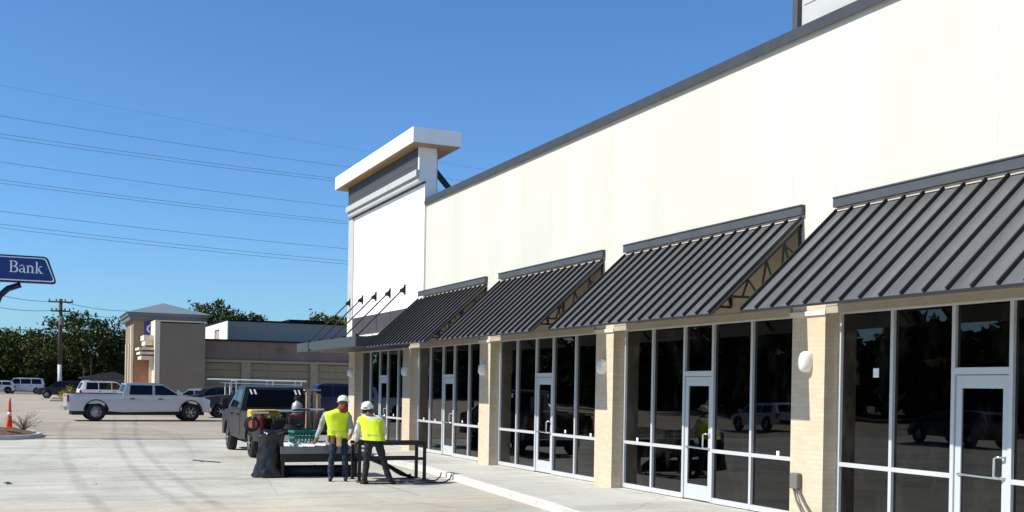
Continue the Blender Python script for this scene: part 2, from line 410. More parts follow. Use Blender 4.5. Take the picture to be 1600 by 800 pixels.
# tyre marks worn into the concrete
def ribbon(bm, pts, w, uvl, a=1.):
    P = [Vector((x, y, 0)) for x, y in pts]
    # Catmull-Rom
    out = []
    for i in range(len(P) - 1):
        p0 = P[max(i - 1, 0)]; p1 = P[i]; p2 = P[i + 1]; p3 = P[min(i + 2, len(P) - 1)]
        for k in range(8):
            t = k / 8
            out.append(.5 * ((2 * p1) + (p2 - p0) * t + (2 * p0 - 5 * p1 + 4 * p2 - p3) * t * t + (3 * p1 - p0 - 3 * p2 + p3) * t ** 3))
    out.append(P[-1]); rows = []
    n = len(out)
    for i, p in enumerate(out):
        d = (out[min(i + 1, n - 1)] - out[max(i - 1, 0)]).normalized(); s = Vector((d.y, -d.x, 0))
        f = a * min(1, i / 4, (n - 1 - i) / 4 + .3)
        rows.append([(bm.verts.new((*(p + s * w * k).xy, gz(p.y) + .005)), ((k + .5), f)) for k in (-.5, 0, .5)])
    for a_, b_ in zip(rows, rows[1:]):
        for k in (0, 1):
            fc = bm.faces.new([q[0] for q in (a_[k], a_[k + 1], b_[k + 1], b_[k])])
            for lp, q in zip(fc.loops, (a_[k], a_[k + 1], b_[k + 1], b_[k])): lp[uvl].uv = q[1]
bm = NB(); uvl = bm.loops.layers.uv.new('UVMap')
ribbon(bm, [(1.9, 59), (1.3, 48), (1.1, 40.5), (.95, 34), (.95, 29), (1.0, 22.6), (1.2, 18)], .34, uvl, .9)
ribbon(bm, [(4.6, 68), (3.4, 50), (3.0, 44), (2.55, 34.8), (2.3, 24.5), (2.5, 18)], .30, uvl, .95)
ribbon(bm, [(5.4, 64), (4.1, 48), (3.65, 42), (3.15, 33.2), (2.95, 23.6), (3.0, 18)], .30, uvl, .95)
ribbon(bm, [(-.4, 62), (.2, 52), (.5, 44), (.35, 36), (-.3, 30)], .3, uvl, .6)
ribbon(bm, [(4.2, 60), (4.9, 48), (5.0, 41), (4.4, 33), (3.5, 27)], .28, uvl, .45)
tag(link('tyre_marks', bm, M['tyre_marks']), 'dark curved tyre marks worn across the pale concrete', 'tyre marks', kind='stuff')

# sidewalk with its kerb along the shopfronts
edge = [(7.3, -12), (7.35, 5), (7.75, 12.5), (8.09, 15.58), (8.28, 17.03), (8.58, 20.6), (8.75, 22.6), (8.95, 25), (9.0, 28), (9.0, 40.5)]
bm = NB(); top = []; topi = []; low = []
for i, (x, y) in enumerate(edge):
    top.append(bm.verts.new((x + .03, y, 0))); low.append(bm.verts.new((x, y, -.2))); topi.append(bm.verts.new((11.0, y, .012)))
mid = [bm.verts.new((x + .004, y, -.03)) for x, y in edge]
for i in range(len(edge) - 1):
    bm.faces.new((top[i], topi[i], topi[i + 1], top[i + 1]))
    bm.faces.new((mid[i], top[i], top[i + 1], mid[i + 1])); bm.faces.new((low[i], mid[i], mid[i + 1], low[i + 1]))
bmesh.ops.recalc_face_normals(bm, faces=bm.faces)
tag(link('sidewalk', bm, M['walk']), kind='structure')
bm = NB()   # kerb gutter line
for (x0, y0), (x1, y1) in zip(edge, edge[1:]):
    v = [bm.verts.new(p) for p in ((x0 - .12, y0, gz(y0) + .004), (x0 + .01, y0, gz(y0) + .004), (x1 + .01, y1, gz(y1) + .004), (x1 - .12, y1, gz(y1) + .004))]
    bm.faces.new(v)
    v = [bm.verts.new(p) for p in ((x0 + .27, y0, .0058), (x0 + .285, y0, .0058), (x1 + .285, y1, .0058), (x1 + .27, y1, .0058))]
    bm.faces.new(v)
for y in [2 + 2.1 * k for k in range(18)]:
    xe = 8.2 + .03 * max(0, y - 16)
    v = [bm.verts.new(p) for p in ((xe, y, .006), (10.6, y, .0155), (10.6, y + .012, .0155), (xe, y + .012, .006))]
    bm.faces.new(v)
tag(link('kerb_line', bm, M['joint']), kind='structure')

# ------------------------------------------------------------------ shop building
W, G = 10.63, 10.93
ZB, ZP = 3.16, 7.35
PITCHY = 6.32
shop = thing('shop_building', 'long cream stucco shop building with charcoal metal awnings and dark glass storefronts', 'building', (0, 0, 0))
farY = [12.80, 19.13, 25.48, 31.80, 38.02]          # far jamb of each glazed bay (near face of the pier beyond it)
piers = [(12.80, 13.55), (19.13, 19.86), (25.48, 26.19), (31.80, 32.54), (38.02, 38.79), (6.48, 7.22), (.1, .9)]
YN, YF = -8., 38.79
# upper wall and shell
bm = NB()
box(bm, W, 11.2, YN, YF, ZB + .1, ZP)                  # street wall above the storefronts
box(bm, 11.2, 26, YN, YN + .3, 0, 6.6); box(bm, 11.2, 26, YF - .3, YF, 0, 6.6)
box(bm, 25.7, 26, YN + .3, YF - .3, 0, 6.6)
link('upper_wall', bm, M['stucco'], shop)
bm = NB(); box(bm, 11.2, 26, YN, YF, 6.6, 6.8); link('roof', bm, M['roof_membrane'], shop)
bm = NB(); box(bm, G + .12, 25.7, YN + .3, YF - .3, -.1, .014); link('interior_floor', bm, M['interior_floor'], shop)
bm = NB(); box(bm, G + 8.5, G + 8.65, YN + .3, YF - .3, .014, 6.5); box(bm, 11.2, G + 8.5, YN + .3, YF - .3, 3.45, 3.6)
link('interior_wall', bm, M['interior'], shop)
# control joints in the stucco
for y in (13.62, 12.62, 9.75):
    bm = NB(); box(bm, W - .003, W + .01, y - .006, y + .006, 4.85, ZP - .01); link('control_joint', bm, M['joint'], shop)
# coping
bm = NB(); box(bm, W - .06, 11.26, YN, 30.55, ZP + .002, ZP + .145); box(bm, W - .075, W - .06, YN, 30.55, ZP - .03, ZP + .06)
link('coping', bm, M['coping_metal'], shop)
# raised block over the nearest bays
bm = NB(); box(bm, 10.78, 16, YN, 13.66, ZP + .147, 10.2)
for k in range(8): box(bm, 10.765, 10.78, YN, 13.6, 7.58 + k * .32, 7.58 + k * .32 + .30)
link('raised_parapet', bm, M['pale_siding'], shop)
bm = NB(); box(bm, 10.70, 10.86, 13.66, 13.78, 7.35, 10.25); link('corner_trim', bm, M['flashing'], shop)
# brick piers
for (a, b) in piers:
    bm = NB(); box(bm, W, G + .2, a, b, -.14, ZB + .1); p = link('brick_pier', bm, M['brick'], shop)
    bm = NB(); box(bm, W - .035, W + .0, a - .03, b + .03, ZB - .045, ZB + .02); link('cap_stone', bm, M['stone'], p)
# wall sconces on the piers
for (a, b) in piers[:5]:
    yc = a + .37 if a < 38 else a + .36
    bm = NB()
    lathe(bm, [(0.001, .16), (.05, .155), (.095, .12), (.12, .05), (.125, -.04), (.11, -.11), (.07, -.15), (.001, -.16)], 18, 'z', (W - .03, yc, 2.43), sx=1.15, sy=.85)
    wl = link('wall_light', bm, M['light_white'], shop, smooth=True)
    bm = NB(); box(bm, W - .02, W, yc - .09, yc + .09, 2.31, 2.55); link('mounting_plate', bm, M['stone'], wl)
# storefronts
def storefront(yf, seed, extra=True):
    rnd = random.Random(seed)
    ym = [yf - 1.09, yf - 2.19, yf - 3.10, yf - 4.22]; yn = yf - 5.58
    fr = NB(); w = .058; d0, d1 = G - .055, G + .06
    def v(y, z0, z1, ww=w): box(fr, d0, d1, y - ww / 2, y + ww / 2, z0, z1)
    def h(ya, yb, z, hh=.06): box(fr, d0 + .003, d1 - .003, yb, ya, z - hh / 2, z + hh / 2)
    H0, H1 = .03, 3.20
    v(yf - w / 2, H0, H1); v(yn + w / 2, H0, H1)
    for y in ym: v(y, H0, H1)
    a = yf - w; cols = [(a, ym[0] + w / 2), (ym[0] - w / 2, ym[1] + w / 2), (ym[2] - w / 2, ym[3] + w / 2), (ym[3] - w / 2, yn + w)]
    for (p, q) in cols:
        h(p, q, .07, .09); h(p, q, .93, .062); h(p, q, 3.165, .07)
    dl, dr = ym[1] - w / 2, ym[2] + w / 2
    h(dl, dr, 3.165, .07); h(dl, dr, 2.28, .09)
    f = link('storefront_window', fr, M['alu'], shop, bevel=.004)
    for (p, q) in cols:
        for z0, z1 in ((.115, .899), (.961, 3.13)):
            bm = NB(); box(bm, G - .006, G + .006, q, p, z0, z1); link('pane', bm, M['glass'], f)
    bm = NB(); box(bm, G - .006, G + .006, dr, dl, 2.325, 3.13); link('pane', bm, M['glass'], f)
    # small white stickers left on the panes
    for (yy, zz, s) in ((yf - .5, 1.0, .035), (yf - 1.5, .99, .03), (yf - 3.7, 1.02, .035), (yf - 4.9, 1.0, .035)):
        if rnd.random() < .75:
            bm = NB(); box(bm, G - .012, G - .007, yy - s, yy + s, zz - s, zz + s); link('sticker', bm, M['paper'], f)
    if seed == 0:
        bm = NB(); box(bm, G - .012, G - .007, 12.0, 12.11, 2.2, 2.33); link('sticker', bm, M['paper'], f)
    # door leaf
    dm = NB(); x0, x1 = G - .03, G + .02; st = .095
    dl -= .006; dr += .006
    box(dm, x0, x1, dl - st, dl, .035, 2.225); box(dm, x0, x1, dr, dr + st, .035, 2.225)
    box(dm, x0 + .002, x1 - .002, dr + st, dl - st, 2.06, 2.225); box(dm, x0 + .002, x1 - .002, dr + st, dl - st, .035, .30)
    door = link('door', dm, M['alu_door'], shop, bevel=.004)
    bm = NB(); box(bm, G - .008, G + .004, dr + st, dl - st, .30, 2.06); link('pane', bm, M['glass'], door)
    bm = NB(); yh = dr + st * .5      # pull handle and push bar
    hy = yh + .10
    tube(bm, [(G - .03, yh, 1.22), (G - .09, yh + .005, 1.22), (G - .105, yh + .06, 1.22), (G - .105, hy, 1.20), (G - .105, hy, 1.12), (G - .105, hy, .98), (G - .09, yh + .05, .965), (G - .03, yh, .965)], .016, 8)
    tube(bm, [(G - .04, dl - st * .6, .965), (G - .06, dl - st, .965), (G - .06, dr + st, .955), (G - .03, yh, .95)], .016, 8)
    link('handle', bm, M['chrome'], door, smooth=True)
    # beige head trim over the frame
    bm = NB(); box(bm, W + .02, G + .1, yn, yf, 3.202, 3.258); link('head_trim', bm, M['beige_trim'], shop)
for i, yf in enumerate(farY + [6.48]): storefront(yf, i)
for i, yf in enumerate(farY + [6.48]):     # lintel band between the awnings and the storefronts
    bm = NB(); box(bm, W - .018, W + .018, yf - 5.55, yf - .03, 3.13, 3.40); box(bm, W - .028, W - .018, yf - 5.55, yf - .03, 3.235, 3.25); link('lintel_band', bm, M['beige_trim'], shop)
# standing seam awnings
XO, ZO, ZT = 8.98, 3.085, 4.60
def awning(ya, yb):
    """ya near end, yb far end"""
    bm = NB(); t = .03
    d = Vector((XO - W, 0, ZO - ZT)); n = Vector((d.z, 0, -d.x)).normalized()
    if n.z < 0: n = -n
    top = Vector((W, 0, ZT)); out = Vector((XO, 0, ZO))
    for y0, y1 in ((ya, yb),):
        vs = [Vector((p.x, y, p.z)) for y in (y0, y1) for p in (top, out, out - n * t, top - n * t)]
        V = [bm.verts.new(p) for p in vs]
        for f in ((0, 1, 2, 3), (7, 6, 5, 4), (0, 4, 5, 1), (1, 5, 6, 2), (2, 6, 7, 3), (3, 7, 4, 0)): bm.faces.new([V[i] for i in f])
    bmesh.ops.recalc_face_normals(bm, faces=bm.faces)
    aw = link('awning', bm, M['charcoal_metal'], shop)
    bm = NB(); ns = 16
    for k in range(ns + 1):
        y = ya + .02 + (yb - ya - .04) * k / ns
        bar(bm, top + n * .023 + Vector((-.02, y, -.014)), out + n * .023 + Vector((-.004, y, 0)), .022, .046)
    link('standing_seam', bm, M['seam_metal'], aw)
    bm = NB(); e = Vector((d.x, 0, d.z)).normalized()
    for k in range(ns):     # pale closure strips between the seams under the flashing
        y0 = ya + .02 + (yb - ya - .04) * k / ns + .03; y1 = ya + .02 + (yb - ya - .04) * (k + 1) / ns - .03
        bar(bm, top + n * .012 + e * .03 + Vector((0, y0, 0)), top + n * .012 + e * .03 + Vector((0, y1, 0)), .035, .016)
    link('closure_strip', bm, M['beige_light'], aw)
    bm = NB(); box(bm, XO - .012, XO + .006, ya, yb, ZO - .022, ZO + .006); link('drip_edge', bm, M['seam_metal'], aw)
    bm = NB(); box(bm, W - .07, W - .002, ya - .02, yb + .02, ZT + .04, ZT + .17); box(bm, W - .085, W - .002, ya - .02, yb + .02, ZT + .171, ZT + .19)
    link('flashing', bm, M['flashing'], aw)
    bm = NB(); box(bm, W - .012, W - .001, ya + .05, yb - .05, ZB + .165, ZT - .03); link('backing_board', bm, M['tan_sheathing'], aw)
    nfr = 4
    for k in range(nfr):
        y = ya + .06 + (yb - ya - .12) * k / (nfr - 1)
        bm = NB(); zb = 3.36; s = .035; inn = -n * .055
        A = Vector((W - .03, y, ZT - .06)); B = Vector((XO + .34, y, zb)) ; C = Vector((W - .03, y, zb))
        bar(bm, A + inn, Vector((XO + .05, y, ZO + .04)) + inn * .6, s); bar(bm, A, C, s); bar(bm, B, C, s)
        def onr(t): return A.lerp(B, t) + inn
        def onb(t): return C.lerp(B, t)
        for t1, t2 in ((.25, .0), (.25, .28), (.5, .28), (.5, .55), (.75, .55), (.75, .8)):
            bar(bm, onr(t1), onb(t2), .024)
        bar(bm, A.lerp(C, .45), onr(.27), .024)
        link('truss_frame', bm, M['steel_black'], aw)
for ya, yb in ((13.32, 18.67), (19.55, 24.87), (25.75, 30.98), (7.15, 12.58), (.9, 6.2)): awning(ya, yb)
# cut ends of white conduit above the near pier
bm = NB()
for k in range(3): tube(bm, [(W + .06, 12.72 - k * .07, 3.19), (W + .02, 12.70 - k * .07, 3.30)], .022, 8)
link('conduit_stub', bm, M['white_metal'], shop)
# sign tower
T0, T1, TY0, TY1, TZ = 10.40, 10.94, 30.60, 38.35, 9.0
TL, TYL = 10.60, 38.86
bm = NB(); box(bm, T0, T1, TY0, TY1, 8.0, TZ); box(bm, TL, T1 - .01, TY0 - .05, TYL, 3.5, 7.998)
tower = link('sign_tower', bm, M['white_metal'], shop)
bm = NB()
for k in range(4): box(bm, T0 - .02, T0, TY0 + .12, TY1 - .02, 8.36 + k * .16, 8.36 + k * .16 + .152)
link('siding', bm, M['grey_siding'], tower)
bm = NB(); box(bm, T0 - .10, T0 - .001, TY0 - .03, TY1 + .03, 8.14, 8.33); box(bm, T0 - .02, T0 - .001, TY0 - .01, TY1 + .01, 8.001, 8.138); link('cornice', bm, M['pale_siding'], tower)
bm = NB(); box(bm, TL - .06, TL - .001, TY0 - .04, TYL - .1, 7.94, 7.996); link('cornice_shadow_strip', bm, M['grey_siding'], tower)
bm = NB(); box(bm, TL - .03, TL - .0005, TY0 - .05, 38.15, 4.36, 7.938); link('sign_panel', bm, M['white_panel'], tower)
bm = NB(); box(bm, TL - .05, TL - .0005, 38.17, TYL, 4.36, 7.938); link('corner_pilaster', bm, M['pale_siding'], tower)
bm = NB(); box(bm, TL - .05, TL - .001, 38.17, TYL, 3.46, 4.355); link('stone_pilaster', bm, M['stone'], tower)
bm = NB(); box(bm, TL - .026, TL - .001, TY0 - .05, 38.15, 3.45, 4.355); link('cladding', bm, M['dark_band'], tower)
bm = NB(); box(bm, TL - .16, TL - .028, TY0 + .9, 38.1, 3.64, 3.70); link('ledge', bm, M['stone'], tower)
bm = NB(); box(bm, 10.05, 11.54, 30.14, 38.95, 9.03, 9.47); cap = link('cap', bm, M['white_panel'], tower)
bm = NB(); box(bm, 10.08, 11.51, 30.17, 38.92, 9.0, 9.029); link('timber_soffit', bm, M['wood_soffit'], cap)
for y in (31.1, 34.5, 37.5):
    bm = NB(); bar(bm, (T1 - .01, y, 8.60), (12.3, y, 7.14), .14); link('brace', bm, M['steel_black'], tower)
bm = NB(); box(bm, T1 + .001, T1 + .05, TY0 + .05, TY1 - .05, 6.8, 8.9); link('back_sheet', bm, M['pale_siding'], tower)
# flat entrance canopy hung on tie rods
bm = NB(); box(bm, 8.95, W - .002, 31.9, 39.7, 3.2, 3.44); can = link('entry_canopy', bm, M['canopy_grey'], shop, bevel=.01)
bm = NB(); box(bm, 8.93, 8.95, 31.9, 37.6, 3.14, 3.45); box(bm, 8.93, 8.95, 38.0, 39.75, 3.14, 3.45); box(bm, 8.95, W, 31.88, 31.9, 3.14, 3.45); link('fascia', bm, M['canopy_grey'], can)
bm = NB(); box(bm, 9.0, W - .05, 31.95, 39.65, 3.16, 3.199); link('canopy_soffit', bm, M['steel_black'], can)
for y in (32.25, 33.77, 35.32, 36.92, 38.52):
    bm = NB(); tube(bm, [(TL - .12, y, 4.93), (9.06, y, 3.47)], .022, 8); box(bm, 9.02, 9.12, y - .04, y + .04, 3.44, 3.52)
    rod = link('tie_rod', bm, M['steel_black'], can)
    bm = NB(); box(bm, TL - .055, TL - .03, y - .07, y + .07, 4.80, 5.10); poly_prism(bm, [(TL - .055, y - .02, 5.04), (TL - .055, y - .02, 4.84), (TL - .2, y - .02, 4.86), (TL - .2, y - .02, 4.94)], (0, .04, 0)); link('rod_plate', bm, M['steel_black'], rod)
# outlet box and cables low on the near pier
bm = NB(); box(bm, W - .10, W, 13.26, 13.44, .52, .76)
ob = link('outlet_box', bm, M['conduit'], shop, bevel=.02)
bm = NB()
tube(bm, [(W - .05, 13.40, .54), (W - .07, 13.30, .36), (W - .10, 13.1, .16), (W - .14, 12.85, .03), (W - .2, 12.5, .02)], .017, 8)
tube(bm, [(W - .05, 13.30, .54), (W - .06, 13.16, .36), (W - .08, 12.95, .18), (W - .1, 12.7, .05), (W - .12, 12.3, .03)], .017, 8)
link('cable', bm, M['cable'], ob, smooth=True)

# ------------------------------------------------------------------ bank building beyond the lot
bank = thing('bank_building', 'tan stucco bank with hipped corner tower and low flat wing', 'building', (0, 0, 0))
BZ = .1
bm = NB(); box(bm, 7.9, 13.5, 96, 104, BZ, 7.62); link('tower_wall', bm, M['bank_tan'], bank)
bm = NB()
for a, b, y0, y1 in ((7.70, 7.9, 95.9, 96.4), (7.70, 7.9, 98.2, 98.7), (7.70, 7.9, 101, 101.5)): box(bm, a, b, y0, y1, BZ, 6.6 if y0 < 97 else 5.2)
link('side_column', bm, M['bank_cream'], bank)
bm = NB(); box(bm, 7.55, 13.8, 95.6, 104.4, 7.1, 7.45); box(bm, 7.42, 13.95, 95.45, 104.5, 7.452, 7.72); link('eave', bm, M['bank_fascia'], bank)
bm = NB(); V = [bm.verts.new(p) for p in ((7.3, 95.3, 7.722), (14.1, 95.3, 7.722), (14.1, 104.7, 7.722), (7.3, 104.7, 7.722), (10.6, 99.2, 8.82), (10.8, 101.0, 8.82))]
for f in ((0, 1, 4), (1, 2, 5, 4), (2, 3, 5), (3, 0, 4, 5), (3, 2, 1, 0)): bm.faces.new([V[i] for i in f])
link('hip_roof', bm, M['bank_roof'], bank)
bm = NB(); box(bm, 8.75, 10.2, 95.93, 96, 5.75, 7.0)
bs = link('bank_sign', bm, M['sign_blue_bright'], bank)
bm = NB(); n = 28     # letter O
ri, ro = .27, .42
vi = []; vo = []
for k in range(n):
    a = 2 * PI * k / n
    vi.append(bm.verts.new((9.35 + .26 * math.cos(a), 95.915, 6.42 + .24 * math.sin(a)))); vo.append(bm.verts.new((9.35 + .42 * math.cos(a), 95.915, 6.42 + .40 * math.sin(a))))
for k in range(n): poly_prism(bm, [v.co.copy() for v in (vo[k], vo[(k + 1) % n], vi[(k + 1) % n], vi[k])], (0, .014, 0))
bmesh.ops.delete(bm, geom=vi + vo, context='VERTS')
link('letter', bm, M['white_metal'], bs)
bm = NB(); box(bm, 9.6, 13.15, 92, 96, BZ, 6.75); link('fin_wall', bm, M['bank_tan'], bank)
bm = NB(); box(bm, 9.22, 9.6, 91.95, 96, BZ, 6.85); link('fin_lit_edge', bm, M['bank_cream'], bank)  # sunlit edge of the tan fin, its brightness painted in as cream
bm = NB(); box(bm, 9.2, 13.2, 91.9, 95.9, 6.852, 6.95); link('fin_cap', bm, M['bank_cream'], bank)
bm = NB()
box(bm, 8.55, 9.219, 93, 95.99, 4.95, 5.35); box(bm, 8.45, 9.219, 92.8, 95.99, 5.352, 5.75)
box(bm, 8.05, 9.219, 92.4, 95.99, 4.55, 4.75); box(bm, 8.15, 9.219, 92.5, 95.99, 4.2, 4.4); box(bm, 8.25, 9.219, 92.6, 95.99, 3.8, 4.05)
link('porch_canopy', bm, M['bank_cream'], bank)
bm = NB(); box(bm, 8.35, 9.217, 92.7, 95.98, 4.052, 4.198); box(bm, 8.35, 9.217, 92.7, 95.98, 4.402, 4.548); box(bm, 8.6, 9.217, 93.1, 95.98, 4.752, 4.948); link('porch_shadow_gap', bm, M['bank_fascia'], bank)
bm = NB(); box(bm, 8.9, 9.1, 92.9, 93.1, BZ, 3.8); link('porch_post', bm, M['bank_cream'], bank)
bm = NB(); box(bm, 7.95, 9.27, 95.9, 95.97, BZ, 3.8); link('porch_brick', bm, M['bank_brick'], bank)
bm = NB(); box(bm, 13.15, 40, 93.5, 110, 3.95, 5.5); box(bm, 13.15, 40, 93.8, 110, BZ, 3.95); link('wing_wall', bm, M['bank_taupe'], bank)
bm = NB(); box(bm, 13.15, 40.1, 93.35, 110, 5.502, 5.64); link('wing_coping', bm, M['bank_black'], bank)
bm = NB(); box(bm, 13.15, 40, 93.36, 93.5, 3.72, 3.94); link('wing_ledge', bm, M['bank_pier_shaded'], bank)
for a, b in ((16.35, 17.1), (22.2, 22.85), (28.2, 28.9)):
    bm = NB(); box(bm, a, b, 93.4, 93.8, BZ, 3.718); link('wing_pier', bm, M['bank_pier_shaded'], bank)
for a, b in ((13.2, 16.35), (17.1, 22.2), (22.85, 28.2)):
    bm = NB(); zz = BZ
    hcount = 6
    for k in range(hcount): box(bm, a, b, 93.62 + .02 * (k % 2), 93.8, BZ + k * .60, BZ + k * .60 + .57)
    if b - a > 4: box(bm, a + (b - a) * .3, a + (b - a) * .3 + .05, 93.6, 93.62, BZ, 3.7)
    link('infill_panel', bm, M['bank_panel'], bank)
bm = NB(); box(bm, 19.35, 20.05, 93.44, 93.5, 4.62, 4.98)
for k in range(5): box(bm, 19.38, 20.02, 93.42, 93.44, 4.65 + k * .066, 4.69 + k * .066)
link('vent', bm, M['bank_fascia'], bank)
bm = NB(); box(bm, 16.3, 36, 100, 116, 5.5, 7.55); ph = link('penthouse', bm, M['bank_shaded'], bank)
bm = NB(); box(bm, 16.2, 16.299, 100, 104.6, 5.5, 7.6); box(bm, 16.2, 16.299, 107.4, 116, 5.5, 7.6); box(bm, 16.2, 16.299, 104.6, 107.4, 7.0, 7.6); link('penthouse_lit_side', bm, M['bank_lit'], ph)  # sunlit face of the block painted white, its shaded front painted grey
bm = NB(); box(bm, 16.15, 36.1, 99.9, 116.1, 7.601, 7.70); box(bm, 22.6, 26, 104, 108, 7.70, 8.15); link('penthouse_coping', bm, M['bank_black'], ph)

# ------------------------------------------------------------------ vegetation
def leaves(bm, blobs, n, size, rnd, clump=22, spread=.55):
    """leaf faces gathered in clumps on and inside ellipsoids"""
    tot = sum(b[3] * b[4] * b[5] for b in blobs)
    for (cx, cy, cz, rx, ry, rz) in blobs:
        k = max(1, int(n / clump * rx * ry * rz / tot))
        for _ in range(k):
            while True:
                p = Vector((rnd.uniform(-1, 1), rnd.uniform(-1, 1), rnd.uniform(-1, 1)))
                if p.length <= 1 and p.length > .35: break
            c = Vector((cx + p.x * rx, cy + p.y * ry, cz + p.z * rz)); sc = rnd.uniform(.6, 1.3)
            for _ in range(clump):
                q = c + Vector((rnd.gauss(0, spread * sc), rnd.gauss(0, spread * sc), rnd.gauss(0, spread * .7 * sc)))
                s = size * rnd.uniform(.55, 1.3)
                nrm = Vector((rnd.gauss(0, 1), rnd.gauss(0, 1), rnd.gauss(.5, .8))).normalized()
                a = nrm.orthogonal().normalized(); b = nrm.cross(a); t = rnd.uniform(0, PI)
                a, b = a * math.cos(t) + b * math.sin(t), b * math.cos(t) - a * math.sin(t)
                bm.faces.new([bm.verts.new(q + a * s), bm.verts.new(q + b * s * .45), bm.verts.new(q - a * s), bm.verts.new(q - b * s * .45)])

def make_tree(name, label, loc, H, Wd, m, seed, n=2600, size=.24, trunk=.16, low=.2, group=None, ragged=.0):
    rnd = random.Random(seed)
    t = thing(name, label, 'tree', loc, rnd.uniform(0, 6), group)
    bm = NB(); tips = []
    base = low * H
    tube(bm, [(0, 0, -.1), (.05 * Wd * rnd.uniform(-1, 1), .03 * Wd, base), (.06 * Wd, .0, H * .55), (.04 * Wd, .05, H * .8)], [trunk, trunk * .8, trunk * .5, trunk * .2], 7)
    nb = 9
    for k in range(nb):
        a = k * 2.4 + rnd.uniform(-.3, .3); z0 = base + (H * .75 - base) * k / nb
        L_ = Wd * .42 * rnd.uniform(.7, 1.15) * (1 - .35 * k / nb)
        e = (math.cos(a) * L_, math.sin(a) * L_, z0 + H * rnd.uniform(.12, .25))
        tube(bm, [(0.03, 0, z0), (e[0] * .5, e[1] * .5, z0 + (e[2] - z0) * .35), e], [trunk * .4, trunk * .25, trunk * .07], 5); tips.append(e)
    link('trunk', bm, M['bark'], t)
    bm = NB(); blobs = []
    for e in tips: blobs.append((e[0], e[1], e[2], Wd * .21, Wd * .21, H * .13))
    blobs.append((0, 0, H * .8, Wd * .22, Wd * .22, H * .17)); blobs.append((0, 0, H * .55, Wd * .3, Wd * .3, H * .2))
    if ragged:
        for k in range(7):
            a = rnd.uniform(0, 6.28); r = Wd * rnd.uniform(.2, .5); blobs.append((math.cos(a) * r, math.sin(a) * r, H * rnd.uniform(.6, 1.), Wd * .07, Wd * .07, H * .08))
    leaves(bm, blobs, int(n * 1.9), size * 1.12, rnd, spread=Wd * .05)
    link('crown', bm, m, t)
    return t
def tree_at(px, depth, ytop, Wd, label, m, seed, name='tree', **k):
    p = site(px, depth, ytop); z = gz(p.y)
    return make_tree(name, label, (p.x, p.y, z), p.z - z, Wd, m, seed, **k)
TG = 'trees beyond the car park'
tree_at(-14, 150, 516, 9, 'dark bushy tree at the far left edge behind a white car', M['leaf_mid'], 1, n=3200, group=TG, low=.12)
tree_at(32, 158, 512, 9.5, 'round dark tree behind the white minivan', M['leaf_mid'], 2, n=3600, group=TG, low=.12)
tree_at(72, 150, 521, 7, 'low olive tree just left of the utility pole', M['leaf_olive'], 3, n=2600, group=TG, low=.1)
tree_at(137, 136, 487, 9.0, 'tall feathery tree with sky gaps right of the utility pole', M['leaf_dark'], 4, n=3000, group=TG, low=.25, ragged=1, size=.22)
tree_at(105, 160, 518, 7.5, 'dark tree directly behind the utility pole', M['leaf_dark'], 5, n=2400, group=TG, low=.12)
tree_at(182, 140, 513, 6.5, 'dark tree half hidden by the tan bank tower', M['leaf_dark'], 6, n=2400, group=TG, low=.12)
tree_at(345, 150, 466, 9, 'wide ragged tree rising behind the bank rooftop', M['leaf_olive'], 7, n=2600, group='trees behind the bank roof', low=.3, ragged=1)
tree_at(385, 152, 484, 6.5, 'shorter tree between the ragged tree and the roof plant', M['leaf_olive'], 8, n=1700, group='trees behind the bank roof', low=.3, ragged=1)
tree_at(528, 130, 486, 6.5, 'green tree top showing beside the white sign tower', M['leaf_mid'], 9, n=2400, group='trees behind the bank roof', low=.3)
# dense far wood behind, and the wooded side of the street that the panes mirror
def wood(name, label, spots, m, n, size, seed):
    rnd = random.Random(seed); bm = NB()
    for (x, y, h, w) in spots:
        z = gz(y)
        leaves(bm, [(x, y, z + h * .45, w * .5, w * .5, h * .42), (x + w * .2, y, z + h * .72, w * .3, w * .3, h * .24), (x - w * .2, y + 1, z + h * .25, w * .5, w * .4, h * .24)], n, size, rnd, spread=w * .07)
        tube(bm, [(x, y, z - .1), (x, y, z + h * .6)], [.2, .08], 5)
    return tag(link(name, bm, m), label, 'woodland', kind='stuff')
rnd = random.Random(31)
wood('far_woodland', 'dark mass of trees closing the far side of the car park', [(-34 + k * 4.6 + rnd.uniform(-1, 1), 168 + rnd.uniform(-5, 8), rnd.uniform(4.2, 7.2), rnd.uniform(5, 7)) for k in range(16)], M['leaf_dark'], 2400, .5, 12)
wood('roadside_woodland', 'dark roadside trees mirrored in the shop windows', [(-38 + rnd.uniform(-5, 5), 30 + k * 6.2, (8.2, 7.0, 10.5, 9.0, 6.5)[k % 5] + rnd.uniform(-1, 1), rnd.uniform(6, 8.5)) for k in range(30)], M['leaf_dark'], 1700, .85, 13)
wood('roadside_woodland', 'second row of dark roadside trees mirrored in the shop windows', [(-48 + rnd.uniform(-3, 3), 33 + k * 6.2, (9.5, 7.5, 10.5, 8.0, 7.0)[k % 5] + rnd.uniform(-1, 1), rnd.uniform(7, 9)) for k in range(30)], M['leaf_dark'], 1500, .9, 14)
# bright shrub on a far island
p = site(101, 100, 627)
sh = thing('shrub', 'yellow green shrub beside the parked black SUV', 'shrub', (p.x, p.y, gz(p.y)))
bm = NB(); leaves(bm, [(0, 0, .45, .55, .5, .4), (.35, 0, .8, .3, .3, .6)], 420, .12, random.Random(5), spread=.14); link('foliage', bm, M['leaf_yellow'], sh)
bm = NB()
for k in range(5): tube(bm, [(0, 0, -.05), (.1 * (k - 2), .05 * k - .1, .5)], .015, 5)
link('stem', bm, M['twig'], sh)
